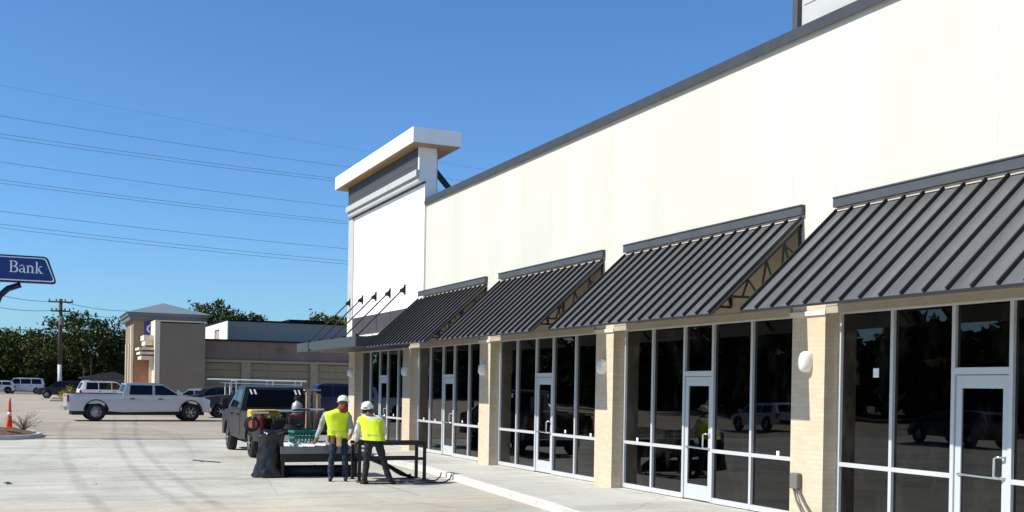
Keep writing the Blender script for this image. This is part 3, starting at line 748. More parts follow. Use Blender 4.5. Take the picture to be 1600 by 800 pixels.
# far islands with kerbs
def island(name, label, pts, z0, mulch_z, kerbw=.15):
    pass
def kerb_island(pts, label, hk=.14, mound=.12):
    t = thing('kerb_island', label, 'kerb island')
    bm = NB(); n = len(pts); cx = sum(p[0] for p in pts) / n; cy = sum(p[1] for p in pts) / n
    def sc(p, k):
        d = Vector((cx - p[0], cy - p[1])); L_ = d.length; return (p[0] + d.x / L_ * k, p[1] + d.y / L_ * k)
    O = [bm.verts.new((p[0], p[1], gz(p[1]) - .05)) for p in pts]; T = [bm.verts.new((*sc(p, .03), gz(p[1]) + hk)) for p in pts]; I = [bm.verts.new((*sc(p, .18), gz(p[1]) + hk)) for p in pts]; D = [bm.verts.new((*sc(p, .19), gz(p[1]) + hk - .06)) for p in pts]
    for a, b in ((O, T), (T, I), (I, D)):
        for k in range(n): bm.faces.new((a[k], a[(k + 1) % n], b[(k + 1) % n], b[k]))
    bmesh.ops.recalc_face_normals(bm, faces=bm.faces)
    link('kerb', bm, M['kerb'], t)
    bm = NB(); A = [bm.verts.new((*sc(p, .185), gz(p[1]) + hk - .02)) for p in pts]; B = [bm.verts.new((*sc(p, .9), gz(p[1]) + hk + mound)) for p in pts]
    for k in range(n): bm.faces.new((A[k], A[(k + 1) % n], B[(k + 1) % n], B[k]))
    bm.faces.new(B); bmesh.ops.recalc_face_normals(bm, faces=bm.faces)
    link('mulch_bed', bm, M['mulch'], t)
    return t
isl = []
for k in range(9):
    a = -PI / 2 + PI * k / 8; isl.append((-.95 + 1.45 * math.cos(a), 43.4 + 2.6 * math.sin(a)))
isl += [(-6, 46), (-6, 40.8)]
kerb_island(isl, 'kerbed mulch island holding the tall orange cone')
for k, (px, y) in enumerate(((90, 94), (92, 104))):
    c = site(px + 8, y, 630); c0 = c.x
    kerb_island([(c0 - 1.1, c.y - .7), (c0 + 2.2, c.y - .7), (c0 + 2.2, c.y + .7), (c0 - 1.1, c.y + .7)], ['low kerb strip left of the silver pickup bed', 'low kerb strip holding the yellow green shrub'][k], .1, .03)

# orange cone
cx, cy = -.62, 44.0
cz = gz(cy) + .25
cone = thing('traffic_cone', 'tall orange traffic cone on the mulch island', 'cone', (cx, cy, cz))
bm = NB(); lathe(bm, [(.10, .04), (.08, .35), (.06, .7), (.042, 1.0), (.03, 1.12), (.001, 1.13)], 18); link('cone_body', bm, M['orange'], cone, smooth=True)
bm = NB(); lathe(bm, [(.0745, .47), (.068, .60)], 18); link('reflective_band', bm, M['reflective'], cone, smooth=True)
bm = NB(); box(bm, -.18, .18, -.18, .18, -.03, .045); link('cone_base', bm, M['orange'], cone, bevel=.02)
# bare twiggy plant on the island
tw = thing('bare_shrub', 'leafless twiggy shrub beside the orange cone', 'shrub', (-.15, 44.2, gz(44) + .18))
bm = NB(); rr = random.Random(3)
for k in range(26):
    a = rr.uniform(0, 6.28); l = rr.uniform(.3, .85); e = Vector((math.cos(a) * l, math.sin(a) * l * .6, rr.uniform(.12, .75)))
    tube(bm, [(0, 0, 0), e * .5 + Vector((0, 0, .1)), e], [.012, .008, .004], 4)
    for q in range(2):
        f = e * rr.uniform(.4, .8); tube(bm, [f, f + Vector((rr.uniform(-.2, .2), rr.uniform(-.2, .2), rr.uniform(0, .25)))], [.006, .003], 4)
link('twigs', bm, M['twig'], tw)

# ------------------------------------------------------------------ bank pole sign
SY = 42.0
ps = thing('pole_sign', 'navy blue bank pole sign with white serif lettering on a curved arm', 'sign', (-1.15, SY, gz(SY)))
zo = -gz(SY)
def rounded(pts, r, n=5):
    out = []; N_ = len(pts)
    for i in range(N_):
        p = Vector(pts[i]); a = (Vector(pts[i - 1]) - p).normalized(); b = (Vector(pts[(i + 1) % N_]) - p).normalized()
        for k in range(n + 1):
            t = k / n; q0 = p + a * r * (1 - t); q1 = p + b * r * t
            out.append(tuple(q0.lerp(q1, t)))
    return out
def sign_poly(inset):
    # parallelogram-ended panel in the xz plane, local coords (origin x = -1.15)
    return rounded([(-2.55 - .0 + inset, 5.36 + zo + inset), (2.02 - inset * 1.2, 5.36 + zo + inset), (1.70 - inset, 6.30 + zo - inset), (-2.25 + inset, 6.30 + zo - inset)], .16 if inset < .03 else .11)
bm = NB(); poly_prism(bm, [(x, -.12, z) for x, z in sign_poly(0)], (0, .30, 0)); sp = link('sign_panel', bm, M['sign_edge'], ps)
bm = NB(); poly_prism(bm, [(x, -.132, z) for x, z in sign_poly(.055)], (0, .013, 0)); link('border_line', bm, M['sign_line'], sp)
bm = NB(); poly_prism(bm, [(x, -.142, z) for x, z in sign_poly(.095)], (0, .011, 0)); link('sign_face', bm, M['sign_blue'], sp)
# serif letters as strokes of differing weight
def stroke(bm, pts, w, y=-.154):
    pts = [Vector((p[0], 0, p[1])) for p in pts]
    L_ = []; R_ = []
    for i, p in enumerate(pts):
        d = (pts[min(i + 1, len(pts) - 1)] - pts[max(i - 1, 0)]).normalized(); s = Vector((-d.z, 0, d.x))
        ww = w[i] if isinstance(w, (list, tuple)) else w
        L_.append(bm.verts.new((p.x + s.x * ww / 2, y, p.z + s.z * ww / 2))); R_.append(bm.verts.new((p.x - s.x * ww / 2, y, p.z - s.z * ww / 2)))
    for i in range(len(pts) - 1):
        q = [v.co.copy() for v in (L_[i], L_[i + 1], R_[i + 1], R_[i])]; poly_prism(bm, q, (0, .010, 0))
    bmesh.ops.delete(bm, geom=L_ + R_, context='VERTS')
def arc(cx, cz, rx, rz, a0, a1, n=10): return [(cx + rx * math.cos(R(a0 + (a1 - a0) * k / n)), cz + rz * math.sin(R(a0 + (a1 - a0) * k / n))) for k in range(n + 1)]
def wv(n, lo, hi): return [lo + (hi - lo) * math.sin(PI * k / n) for k in range(n + 1)]
def letter(ch, ox, oz, s):
    bm = NB(); T = lambda pts: [(ox + x * s, oz + z * s) for x, z in pts]
    st, th = .13 * s, .05 * s
    def S(p, w, y=-.154): stroke(bm, T(p), w, y)
    if ch == 'B':
        S([(.14, 0), (.14, 1)], st); S([(0, .025), (.32, .025)], th, -.1545); S([(0, .975), (.32, .975)], th, -.1545); S([(.14, .52), (.34, .52)], th, -.1545)
        S(arc(.32, .755, .26, .22, 90, -90), [x * s for x in wv(10, .05, .13)], -.155); S(arc(.32, .265, .32, .24, 90, -90), [x * s for x in wv(10, .05, .14)], -.155)
    if ch == 'a':
        S([(.42, .45), (.42, .1), (.45, .04), (.54, .03)], .12 * s); S(arc(.25, .45, .17, .2, 170, 0), [x * s for x in wv(10, .05, .07)], -.1545)
        S([(.42, .38), (.25, .33), (.10, .24), (.08, .13), (.15, .04), (.26, .04), (.42, .14)], [x * s for x in (.05, .06, .10, .12, .09, .06, .04)], -.155)
    if ch == 'n':
        S([(.14, 0), (.14, .62)], .12 * s); S([(.02, .60), (.16, .60)], th, -.1545); S([(0, .022), (.28, .022)], th, -.1545); S([(.38, .022), (.64, .022)], th, -.1545)
        S(arc(.32, .42, .18, .2, 160, 0), [x * s for x in (.04, .05, .06, .07, .08, .09, .10, .11, .12, .12, .12)], -.155); S([(.5, .43), (.5, 0)], .12 * s)
    if ch == 'k':
        S([(.14, 0), (.14, 1)], .12 * s); S([(.02, .98), (.16, .98)], th, -.1545); S([(0, .022), (.28, .022)], th, -.1545)
        S([(.16, .26), (.46, .6)], .05 * s, -.155); S([(.36, .6), (.58, .6)], th, -.1545); S([(.26, .36), (.52, 0)], .12 * s, -.155); S([(.4, .022), (.66, .022)], th, -.1545)
    link('letter', bm, M['sign_line'], sp)
lx = .48; ls = .40
for ch, adv in (('B', .74), ('a', .60), ('n', .70), ('k', .6)):
    letter(ch, lx, 5.70 + zo, ls); lx += adv * ls
bm = NB()
tube(bm, [(0, .03, -.3), (0, .03, 3.9), (.03, .03, 4.55), (.18, .03, 4.95), (.45, .03, 5.22), (.85, .03, 5.37)], [.13, .12, .115, .11, .105, .10], 14)
tube(bm, [(0, .03, 3.9), (-.1, .03, 4.6), (-.35, .03, 5.05), (-.75, .03, 5.3), (-1.0, .03, 5.38)], [.10, .11, .11, .105, .10], 14)
link('curved_pole', bm, M['sign_edge'], ps, smooth=True)

# ------------------------------------------------------------------ utility pole and power lines
up_top = site(95, 120, 467)
upb = (up_top.x, up_top.y, gz(up_top.y))
upole = thing('utility_pole', 'dark wooden utility pole with crossarms among the trees', 'utility pole', upb)
hp = up_top.z - upb[2]
bm = NB(); tube(bm, [(0, 0, 3.4), (0, 0, hp)], [.24, .19], 10); link('pole', bm, M['pole_wood'], upole, smooth=True)
bm = NB(); tube(bm, [(0, 0, -.2), (0, 0, 3.4)], [.23, .23], 10); link('lit_base', bm, M['pole_lit'], upole, smooth=True)  # lower length of the same pole, painted pale where sunlight falls on it
for z, wd in ((hp - .35, 1.25), (hp - 1.35, 1.0)):
    bm = NB(); bar(bm, (-wd, -.22, z), (wd, -.22, z), .13, .16); arm = link('crossarm', bm, M['pole_wood'], upole)
    for x in (-wd + .1, -.45, .45, wd - .1):
        bm = NB(); lathe(bm, [(.06, 0), (.10, .08), (.05, .14), (.09, .2), (.001, .28)], 8, 'z', (x, -.22, z + .08)); link('insulator', bm, M['conduit'], arm)
bm = NB(); lathe(bm, [(.25, 0), (.27, .1), (.27, .8), (.2, .9), (.001, .92)], 12, 'z', (.1, -.5, hp - 2.9)); link('transformer', bm, M['conduit'], upole)
def wire(label, pts, r, group, cat='power line'):
    bm = NB(); tube(bm, pts, r, 4); return tag(link('power_line', bm, M['wire'], smooth=True), label, cat, group)
PG = 'transmission lines across the sky'
hd = Vector((math.sin(R(68)), math.cos(R(68)), 0))
names = {133: 'faint topmost power line across the blue sky', 181: 'single power line just below the faint topmost one',
         209: 'upper strand of the highest double power line', 215: 'lower strand of the highest double power line', 253: 'single power line between the two upper double lines',
         281: 'upper strand of the middle double power line', 286: 'lower strand of the middle double power line', 330: 'single power line above the lowest double line',
         350: 'upper strand of the lowest double power line', 356: 'lower strand of the lowest double power line'}
for y0, yb in ((133, 232), (181, 261), (209, 281), (215, 285), (253, 324), (281, 346), (286, 350), (330, 389), (350, 408), (356, 413)):
    A = site(0, 100, y0)
    # same line seen at px 545: choose the distance that lies along the heading, keep the measured height
    d = site(545, 1, 400) - Vector((0, 0, CAMZ)); k = (A.x * hd.y - A.y * hd.x) / (d.x * hd.y - d.y * hd.x)
    Bp = site(545, k, yb)
    pts = []
    for i in range(-6, 40):
        t = i / 12
        p = A.lerp(Bp, t); p.z += 1.2 * (t * t - t) * .5
        pts.append(p)
    wire(names[y0], pts, .009 if y0 == 133 else .019, PG)
LG = 'lines strung on the wooden utility pole'
for ya, yp, yb, lb in ((459, 471, 486, 'upper line strung over the top crossarm of the wooden pole'), (479, 484, 497, 'line strung over the lower crossarm of the wooden pole')):
    A = site(-10, 105, ya); P = site(95, 120, yp); Bq = site(200, 137, yb)
    pts = []
    for (p, q) in ((A, P), (P, Bq)):
        for i in range(9):
            t = i / 8; w = p.lerp(q, t); w.z -= .25 * 4 * t * (1 - t); pts.append(w)
    pts.pop(9)
    wire(lb, pts, .028, LG)
wire('lowest line sagging into the trees left of the wooden pole', [site(-10, 118, 512), site(40, 119, 515), site(80, 120, 515.5)], .035, LG)
# small grey shed behind the trees
p = site(166, 132, 600)
shed = thing('garden_shed', 'low grey gabled outbuilding under the trees left of the bank', 'outbuilding', (p.x, p.y, gz(p.y)))
bm = NB(); box(bm, -2.6, 2.6, 0, 5, 0, 1.9); link('shed_wall', bm, M['house_grey'], shed)
bm = NB(); poly_prism(bm, [(-2.9, -.2, 1.9), (2.9, -.2, 1.9), (2.9, -.2, 2.0), (.9, -.2, 2.75), (-2.9, -.2, 2.0)], (0, 5.4, 0)); link('shed_roof', bm, M['house_roof'], shed)
p = site(135, 112, 604)
ub = thing('utility_cabinet', 'small white utility cabinet right of the parked black SUV', 'cabinet', (p.x, p.y, gz(p.y)))
bm = NB(); box(bm, -.36, .36, -.2, .2, 0, 1.75); link('cabinet_body', bm, M['white_metal'], ub, bevel=.02)
bm = NB(); box(bm, -.3, .3, -.212, -.2, .15, 1.6); link('cabinet_door', bm, M['pale_siding'], ub)
p = site(142, 125, 604)
lp = thing('metal_post', 'thin dark metal post beside the white utility cabinet', 'post', (p.x, p.y, gz(p.y)))
bm = NB(); tube(bm, [(0, 0, -.1), (0, 0, 4.3)], [.09, .07], 8); link('post_shaft', bm, M['steel_black'], lp)
bm = NB(); lathe(bm, [(.16, -.1), (.16, .05), (.09, .1)], 10); link('post_foot', bm, M['conduit'], lp)

# ------------------------------------------------------------------ vehicles
def smoothstep(a, b, x):
    t = max(0, min(1, (x - a) / (b - a))); return t * t * (3 - 2 * t)
class Car:
    def __init__(s, L, W_, belt, tumble=.30, nose=.5, roundn=.16):
        s.L, s.W, s.belt, s.tumble, s.nose, s.rn = L, W_, belt, tumble, nose, roundn
    def hw(s, x, z):
        h = s.W / 2
        if z > s.belt: h -= (z - s.belt) * s.tumble
        else: h -= .035 * ((s.belt - z) / s.belt) ** 2 + .03 * max(0, (z - s.belt + .25) / .25) ** 2 * .6
        e = max(0, abs(x) - (s.L / 2 - s.nose)) / s.nose
        h -= s.rn * e * e
        return max(.1, h)
    def cuts(s, bm):
        for z in [i * .12 for i in range(1, 18)]:
            bmesh.ops.bisect_plane(bm, geom=bm.verts[:] + bm.edges[:] + bm.faces[:], plane_co=(0, 0, z), plane_no=(0, 0, 1))
        x = -s.L / 2 + .1
        while x < s.L / 2:
            if abs(x) > s.L / 2 - s.nose - .1: bmesh.ops.bisect_plane(bm, geom=bm.verts[:] + bm.edges[:] + bm.faces[:], plane_co=(x, 0, 0), plane_no=(1, 0, 0))
            x += .11
    def prism(s, outline):
        bm = NB(); poly_prism(bm, [(x, -1, z) for x, z in outline], (0, 2, 0))
        bmesh.ops.bisect_plane(bm, geom=bm.verts[:] + bm.edges[:] + bm.faces[:], plane_co=(0, 0, 0), plane_no=(0, 1, 0))
        s.cuts(bm)
        bmesh.ops.triangulate(bm, faces=[f for f in bm.faces if len(f.verts) > 4])
        for v in bm.verts: v.co.y *= s.hw(v.co.x, v.co.z)
        return bm
    def panel(s, poly, side, off=.006, thick=.03, bm=None):
        b2 = NB(); b2.faces.new([b2.verts.new((x, 0, z)) for x, z in poly]); s.cuts(b2)
        own = bm is None; bm = bm or NB()
        mp = {}
        for v in b2.verts:
            h = s.hw(v.co.x, v.co.z)
            mp[v] = (bm.verts.new((v.co.x, side * (h + off), v.co.z)), bm.verts.new((v.co.x, side * (h + off - thick), v.co.z)))
        for f in b2.faces:
            a = [mp[v][0] for v in f.verts]; c = [mp[v][1] for v in f.verts]; bm.faces.new(a); bm.faces.new(c[::-1])
        for e in b2.edges:
            if len(e.link_faces) == 1:
                a, b = e.verts; bm.faces.new((mp[a][0], mp[b][0], mp[b][1], mp[a][1]))
        b2.free(); bmesh.ops.recalc_face_normals(bm, faces=bm.faces)
        return bm
    def slope(s, p, q, off=.006, inset=.10, e0=.08, e1=.08):
        """glass laid on a sloping front or rear face between outline points p and q"""
        P = Vector((p[0], 0, p[1])); Q = Vector((q[0], 0, q[1])); d = Q - P; n = Vector((-d.z, 0, d.x)).normalized()
        if n.x * (P.x + Q.x) < 0: n = -n
        a = P.lerp(Q, e0); b = P.lerp(Q, 1 - e1); bm = NB(); v = []
        for c in (a, b):
            h = s.hw(c.x, c.z) - inset
            for sd in (-1, 1): v.append(bm.verts.new((c.x + n.x * off, sd * h, c.z + n.z * off)))
        f = bm.faces.new((v[0], v[1], v[3], v[2])); bmesh.ops.solidify(bm, geom=[f], thickness=.008)
        bmesh.ops.recalc_face_normals(bm, faces=bm.faces)
        return bm
def arch(xc, r, zb, n=9):
    return [(xc + r * math.cos(PI * k / n), zb + max(0, r * math.sin(PI * k / n) - .0)) for k in range(n + 1)]
def wheel(parent, x, y, r, w, spokes=6, name='wheel'):
    sd = 1 if y > 0 else -1
    bm = NB(); lathe(bm, [(r * .60, -w / 2 + .01), (r * .72, -w / 2), (r * .92, -w / 2 + .015), (r, -w / 2 + .05), (r, w / 2 - .05), (r * .92, w / 2 - .015), (r * .72, w / 2), (r * .60, w / 2 - .01)], 28, 'y', (x, y, r))
    wh = link(name, bm, M['tyre'], parent, auto=50)
    bm = NB(); o = y + sd * (w / 2 - .02)
    lathe(bm, [(r * .62, o - y + sd * .01), (r * .56, o - y), (r * .54, o - y - sd * .06), (.001, o - y - sd * .07)], 24, 'y', (x, y, r))
    for k in range(spokes):
        a = 2 * PI * k / spokes
        bar(bm, (x, o - sd * .01, r), (x + r * .56 * math.cos(a), o - sd * .005, r + r * .56 * math.sin(a)), r * .17, .03)
    lathe(bm, [(r * .14, o - y - sd * .03), (r * .13, o - y + sd * .015), (.001, o - y + sd * .02)], 14, 'y', (x, y, r))
    link('rim', bm, M['rim'], wh, auto=40)
    bm = NB(); lathe(bm, [(r * .535, o - y - sd * .055), (.001, o - y - sd * .06)], 20, 'y', (x, y, r)); link('brake_disc', bm, M['black_trim'], wh)
    return wh
def lower(L, axles, r, rock, front, rear, topline):
    """closed outline: along the bottom from rear to front with the wheel arches, then back along the top"""
    pts = list(rear)
    for xa in axles: pts += [(x, z) for x, z in reversed(arch(xa, r * 1.16, rock))]
    # make the arch tops clear the tyres
    out = []
    for (x, z) in pts: out.append((x, z))
    return out + list(front) + list(topline)
def arches(xc, ra, zc, zb, n=10):
    """arch centred on the hub height, from rear to front at sill level zb"""
    a0 = math.asin(max(-1, min(1, (zb - zc) / ra)))
    return [(xc + ra * math.cos(a), zc + ra * math.sin(a)) for a in [PI - a0 - (PI - 2 * a0) * k / n for k in range(n + 1)]]

def pickup(name, label, loc, rz, paint, trim=None, dims=None, group=None, gate_open=False):
    d = dict(L=6.6, W=2.0, r=.45, ax=(-2.15, 2.2), rock=.50, H=1.95, belt=1.22, bed=1.36, floor=.92, xb=-.85)
    d.update(dims or {})
    L, r = d['L'], d['r']; c = Car(L, d['W'], d['belt'], .24, .55, .13)
    t = thing(name, label, 'pickup truck', loc, rz, group)
    h = L / 2; ra = r * 1.2; rock = d['rock']; H = d['H']; xb = d['xb']
    out = [(-h + .05, rock + .12), (-h + .25, rock)]
    out += arches(d['ax'][0], ra, r + .02, rock) + [(xb, rock - .05)] + arches(d['ax'][1], ra, r + .02, rock)
    out += [(h - .22, rock - .02), (h - .1, rock + .04), (h - .04, rock + .25), (h - .07, 1.0), (h - .16, 1.13), (h - .55, 1.22), (h - 1.35, 1.29)]
    wsb = (h - 1.50, 1.30); wst = (h - 2.42, H - .06)
    out += [wsb, wst, (wst[0] - .28, H), (xb + .55, H), (xb + .18, H - .05), (xb + .04, d['bed'] + .1), (xb, d['floor']), (-h + .06, d['floor'])]
    body = link('body', c.prism(out), paint, t, auto=35)
    # bed sides and tailgate
    for sd in (-1, 1):
        b = c.panel([(-h + .06, d['floor'] - .02), (xb - .01, d['floor'] - .02), (xb - .01, d['bed']), (-h + .06, d['bed'] + .01)], sd, .002, .09)
        link('bed_side', b, paint, t, auto=35)
        b = c.panel([(-h + .06, d['bed'] - .005), (xb - .02, d['bed'] - .005), (xb - .02, d['bed'] + .02), (-h + .06, d['bed'] + .02)], sd, .012, .12); link('bed_rail', b, M['black_trim'], t)
    b = NB()
    if gate_open: box(b, -h - .42, -h + .055, -d['W'] / 2 + .17, d['W'] / 2 - .17, d['floor'] - .07, d['floor'] - .005)
    else: box(b, -h + .035, -h + .10, -d['W'] / 2 + .17, d['W'] / 2 - .17, d['floor'] - .28, d['bed'] - .01)
    tg = link('tailgate', b, paint, t, bevel=.015)
    b = NB(); box(b, *((-h - .3, -h - .2, -.14, .14, d['floor'] - .09, d['floor'] - .07) if gate_open else (-h + .025, -h + .035, -.14, .14, d['bed'] - .16, d['bed'] - .08))); link('handle', b, M['black_trim'], tg)
    b = NB(); box(b, -h - .10, -h + .06, -d['W'] / 2 + .1, d['W'] / 2 - .1, rock + .02, rock + .22); link('rear_bumper', b, M['chrome'], t, bevel=.03)
    b = NB(); box(b, h - .12, h + .05, -d['W'] / 2 + .12, d['W'] / 2 - .12, rock - .02, rock + .24); link('front_bumper', b, M['chrome'], t, bevel=.05)
    b = NB(); box(b, h - .10, h - .015, -.52, .52, .80, 1.12); link('grille', b, M['black_trim'], t, bevel=.03)
    b = NB(); box(b, -h + .3, h - .3, -.72, .72, .30, rock + .12); link('underbody', b, M['black_trim'], t)
    # windows
    wf, wz0, wz1 = wst[0], d['belt'] + .10, H - .13
    xc0 = xb + .30; xmid = xb + (wsb[0] - xb) * .52
    sidewins = [[(xc0, wz0), (xmid - .06, wz0), (xmid - .06, wz1), (xc0 + .06, wz1)], [(xmid + .06, wz0), (wsb[0] - .12, wz0), (wst[0] + .02, wz1), (xmid + .06, wz1)]]
    for sd in (-1, 1):
        for wi, wn in enumerate(sidewins):
            xa = xb + .12 if wi == 0 else xmid + .0; xz = xmid - .005 if wi == 0 else wsb[0] + .02
            dp = [(xa, rock + .06), (xz, rock + .06), (xz, d['belt'] + .02), (xa, d['belt'] + .02)]
            if wi == 0: dp[0] = (max(xa, d['ax'][0] + ra + .1), rock + .06)
            dr_ = link('door', c.panel(dp, sd, .007, .03), paint, t, auto=35)
            bb = NB(); xh = xz - .95 if wi else xa + .2; xh = xa + .22
            yy = sd * (c.hw(xh, 1.1) + .02); box(bb, xh, xh + .22, yy - .02, yy + .02, d['belt'] - .13, d['belt'] - .08); link('handle', bb, M['black_trim'], dr_)
            link('side_window', c.panel(wn, sd, .006, .02), M['car_glass'], t)
        bb = NB(); xm = wsb[0] - .18; yy = sd * (c.hw(xm, wz0) + .14); box(bb, xm - .06, xm + .06, yy - .11, yy + .11, wz0 + .02, wz0 + .26); link('mirror', bb, M['black_trim'] if paint is not M['paint_silver'] else M['chrome'], t, bevel=.03)
        b = NB(); yy = sd * (d['W'] / 2 - .16); box(b, h - .22, h - .03, yy - .10 if sd > 0 else yy - .04, yy + .04 if sd > 0 else yy + .10, .86, 1.10); link('headlight', b, M['lamp_clear'], t, bevel=.03)
        b = NB(); yy = sd * (d['W'] / 2 - .10); box(b, -h + .03, -h + .12, yy - .05, yy + .045, d['floor'] + .02, d['bed'] - .08); link('tail_light', b, M['lamp_red'], t, bevel=.02)
        fl = NB()
        for xa in d['ax']:
            pts = arches(xa, ra + .02, r + .02, rock + .02, 14)
            tube(fl, [(x, sd * (c.hw(x, z) + .003), z) for x, z in pts], .028, 6)
        link('wheel_arch_trim', fl, M['black_trim'], t, smooth=True)
    link('windshield', c.slope(wsb, wst), M['car_glass'], t)
    link('rear_window', c.slope((xb + .18, H - .05), (xb + .04, d['bed'] + .1), inset=.14, e0=.12, e1=.02), M['car_glass'], t)
    for xa in d['ax']:
        for sd in (-1, 1): wheel(t, xa, sd * (d['W'] / 2 - .15), r, .27)
    return t, c, d

def wagon(name, label, loc, rz, paint, cat, L=4.9, W_=1.9, H=1.72, belt=1.02, r=.37, ax=(-1.42, 1.5), hood=1.05, hoodx=1.35, wsx=.75, rearslope=.35, rock=.33, group=None, wins=3):
    c = Car(L, W_, belt, .28, .6, .16); h = L / 2; ra = r * 1.18
    t = thing(name, label, cat, loc, rz, group)
    out = [(-h + .04, rock + .15), (-h + .2, rock)] + arches(ax[0], ra, r + .01, rock) + arches(ax[1], ra, r + .01, rock)
    out += [(h - .2, rock - .02), (h - .05, rock + .12), (h, rock + .3), (h - .06, hood - .22), (h - .25, hood - .08), (h - .8, hood)]
    wsb = (hoodx, hood + .05); wst = (wsx - .1, H - .07)
    rb = (-h + .06, belt + .05); rt_ = (-h + rearslope, H - .08)
    out += [wsb, wst, (wst[0] - .45, H), (rt_[0] + .5, H - .01), rt_, rb, (-h, rock + .45)]
    link('body', c.prism(out), paint, t, auto=35)
    wz0, wz1 = belt + .06, H - .14
    xs = [rt_[0] + .12, None, None, wsb[0] - .12]
    x0, x1 = rt_[0] + .1, wsb[0] - .1
    br = [x0 + (x1 - x0) * k / wins for k in range(wins + 1)]
    for sd in (-1, 1):
        for k in range(wins):
            a, b = br[k] + .04, br[k + 1] - .04
            q = [(a, wz0), (b, wz0), (b if k < wins - 1 else wst[0] + .0, wz1), (a if k else a + .08, wz1)]
            link('side_window', c.panel(q, sd, .006, .02), M['car_glass'], t)
        for a, b in ((ax[0] + ra + .06, br[-2] - .01 if wins > 1 else 0), (br[-2] + .01, ax[1] - ra - .03)):
            if b - a > .3:
                dr_ = link('door', c.panel([(a, rock + .08), (b, rock + .08), (b, belt + .01), (a, belt + .01)], sd, .006, .03), paint, t, auto=35)
                bb = NB(); yy = sd * (c.hw(a, .9) + .015); box(bb, a + .1, a + .28, yy - .015, yy + .015, belt - .12, belt - .08); link('handle', bb, M['black_trim'], dr_)
        bb = NB(); xm = wsb[0] - .25; yy = sd * (c.hw(xm, wz0) + .12); box(bb, xm - .05, xm + .05, yy - .1, yy + .1, wz0, wz0 + .17); link('mirror', bb, paint, t, bevel=.03)
        b = NB(); yy = sd * (W_ / 2 - .25); box(b, h - .32, h - .09, yy - .18, yy + .10 if sd > 0 else yy + .18, hood - .30, hood - .14); link('headlight', b, M['lamp_clear'], t, bevel=.03)
        b = NB(); yy = sd * (W_ / 2 - .2); box(b, -h + .01, -h + .16, yy - .12, yy + .12, belt - .25, belt + .02); link('tail_light', b, M['lamp_red'], t, bevel=.02)
    link('windshield', c.slope(wsb, wst), M['car_glass'], t); link('rear_window', c.slope(rt_, rb, inset=.15), M['car_glass'], t)
    b = NB(); box(b, h - .08, h + .03, -.6, .6, rock + .02, rock + .2); box(b, -h - .03, -h + .1, -.7, .7, rock + .08, rock + .26); link('bumper', b, M['black_trim'], t, bevel=.04)
    for xa in ax:
        for sd in (-1, 1): wheel(t, xa, sd * (W_ / 2 - .13), r, .22, 5)
    return t
# silver crew cab pickup crossing the lot
sl, c_, d_ = pickup('pickup_truck', 'silver crew cab pickup standing side on in the car park', (5.08, 58.6, gz(58.6)), R(4), M['paint_silver'], dims=dict(L=6.95, ax=(-2.1, 2.45), r=.46, H=1.93))
bx = NB(); box(bx, -.03, .03, -.03, .03, -.03, .03); bx.free()
# grey work pickup seen from behind, with loaded bed
wk, wc, wd = pickup('work_truck', 'black work pickup seen from behind with a loaded open bed', (6.80, 33.35, gz(33)), PI / 2, M['paint_grey'], dims=dict(L=6.4, ax=(-1.95, 1.75), H=2.04, r=.42, W=2.16, xb=-.6, bed=1.28, floor=.85, belt=1.28), gate_open=True)
bm = NB()
for y0 in (-.72, -.60, .60, .72): poly_prism(bm, [(-.54 - .012, y0, 1.78), (-.54 - .012, y0 + .05, 1.78), (-.47 - .012, y0 + .09, 1.92), (-.47 - .012, y0 + .04, 1.92)], (-.003, 0, 0))
link('window_decal', bm, M['paper'], wk)
bm = NB()     # white headache rack tubes over the cab
tube(bm, [(-3.0, .9, 2.12), (3.1, .9, 2.14)], .03, 8); tube(bm, [(-.5, .9, 1.3), (-.5, .9, 2.12)], .025, 8)
bm.free()
# dark pickup with white rack behind it
p = site(395, 63, 645)
rk, rc, rd = pickup('rack_truck', 'dark pickup with a white overhead pipe rack behind the black work truck', (p.x, p.y, gz(p.y)), R(180), M['paint_dark'], dims=dict(L=5.9, ax=(-1.75, 1.95), H=1.78, r=.38))
bm = NB()
for sd in (-.8, .8):
    tube(bm, [(-2.9, sd, 2.13), (2.45, sd, 2.17)], .035, 8); tube(bm, [(-2.6, sd, 1.92), (1.7, sd, 1.98)], .025, 8)
    for x in (-2.6, -.95): tube(bm, [(x, sd, 1.3), (x, sd, 2.13)], .035, 8)
    tube(bm, [(1.1, sd, 1.3), (1.1, sd, 2.14)], .035, 8); tube(bm, [(1.45, sd, 1.3), (1.45, sd, 2.0)], .03, 8)
    tube(bm, [(-2.6, sd, 1.48), (1.1, sd, 1.5)], .025, 8)
for x in (-2.6, -.9, 1.1): tube(bm, [(x, -.8, 2.13), (x, .8, 2.13)], .03, 8)
link('pipe_rack', bm, M['white_metal'], rk)
# cars parked further off
p = site(100, 106, 622)
wagon('suv', 'black SUV parked under the trees beyond the cone', (p.x, p.y, gz(p.y)), R(176), M['paint_black'], 'suv', L=4.8, H=1.70)
p = site(37, 128, 612)
wagon('minivan', 'white minivan parked at the far left by the trees', (p.x + .1, p.y, gz(p.y)), R(183), M['paint_white'], 'van', L=4.3, H=1.85, hood=1.0, belt=1.08, hoodx=1.75, wsx=1.3, rearslope=.25, ax=(-1.25, 1.4), r=.34)
p = site(-9, 126, 612)
wagon('parked_car', 'white car cut off by the left edge near the minivan', (p.x, p.y, gz(p.y)), R(180), M['paint_white'], 'car', L=4.5, H=1.5, belt=.92, hood=.9)
p = site(167, 93, 622)
wagon('suv', 'white SUV mostly hidden behind the silver pickup bed', (p.x, p.y, gz(p.y)), R(8), M['paint_white'], 'suv', L=4.7, H=1.80)
p = site(338, 74, 640)
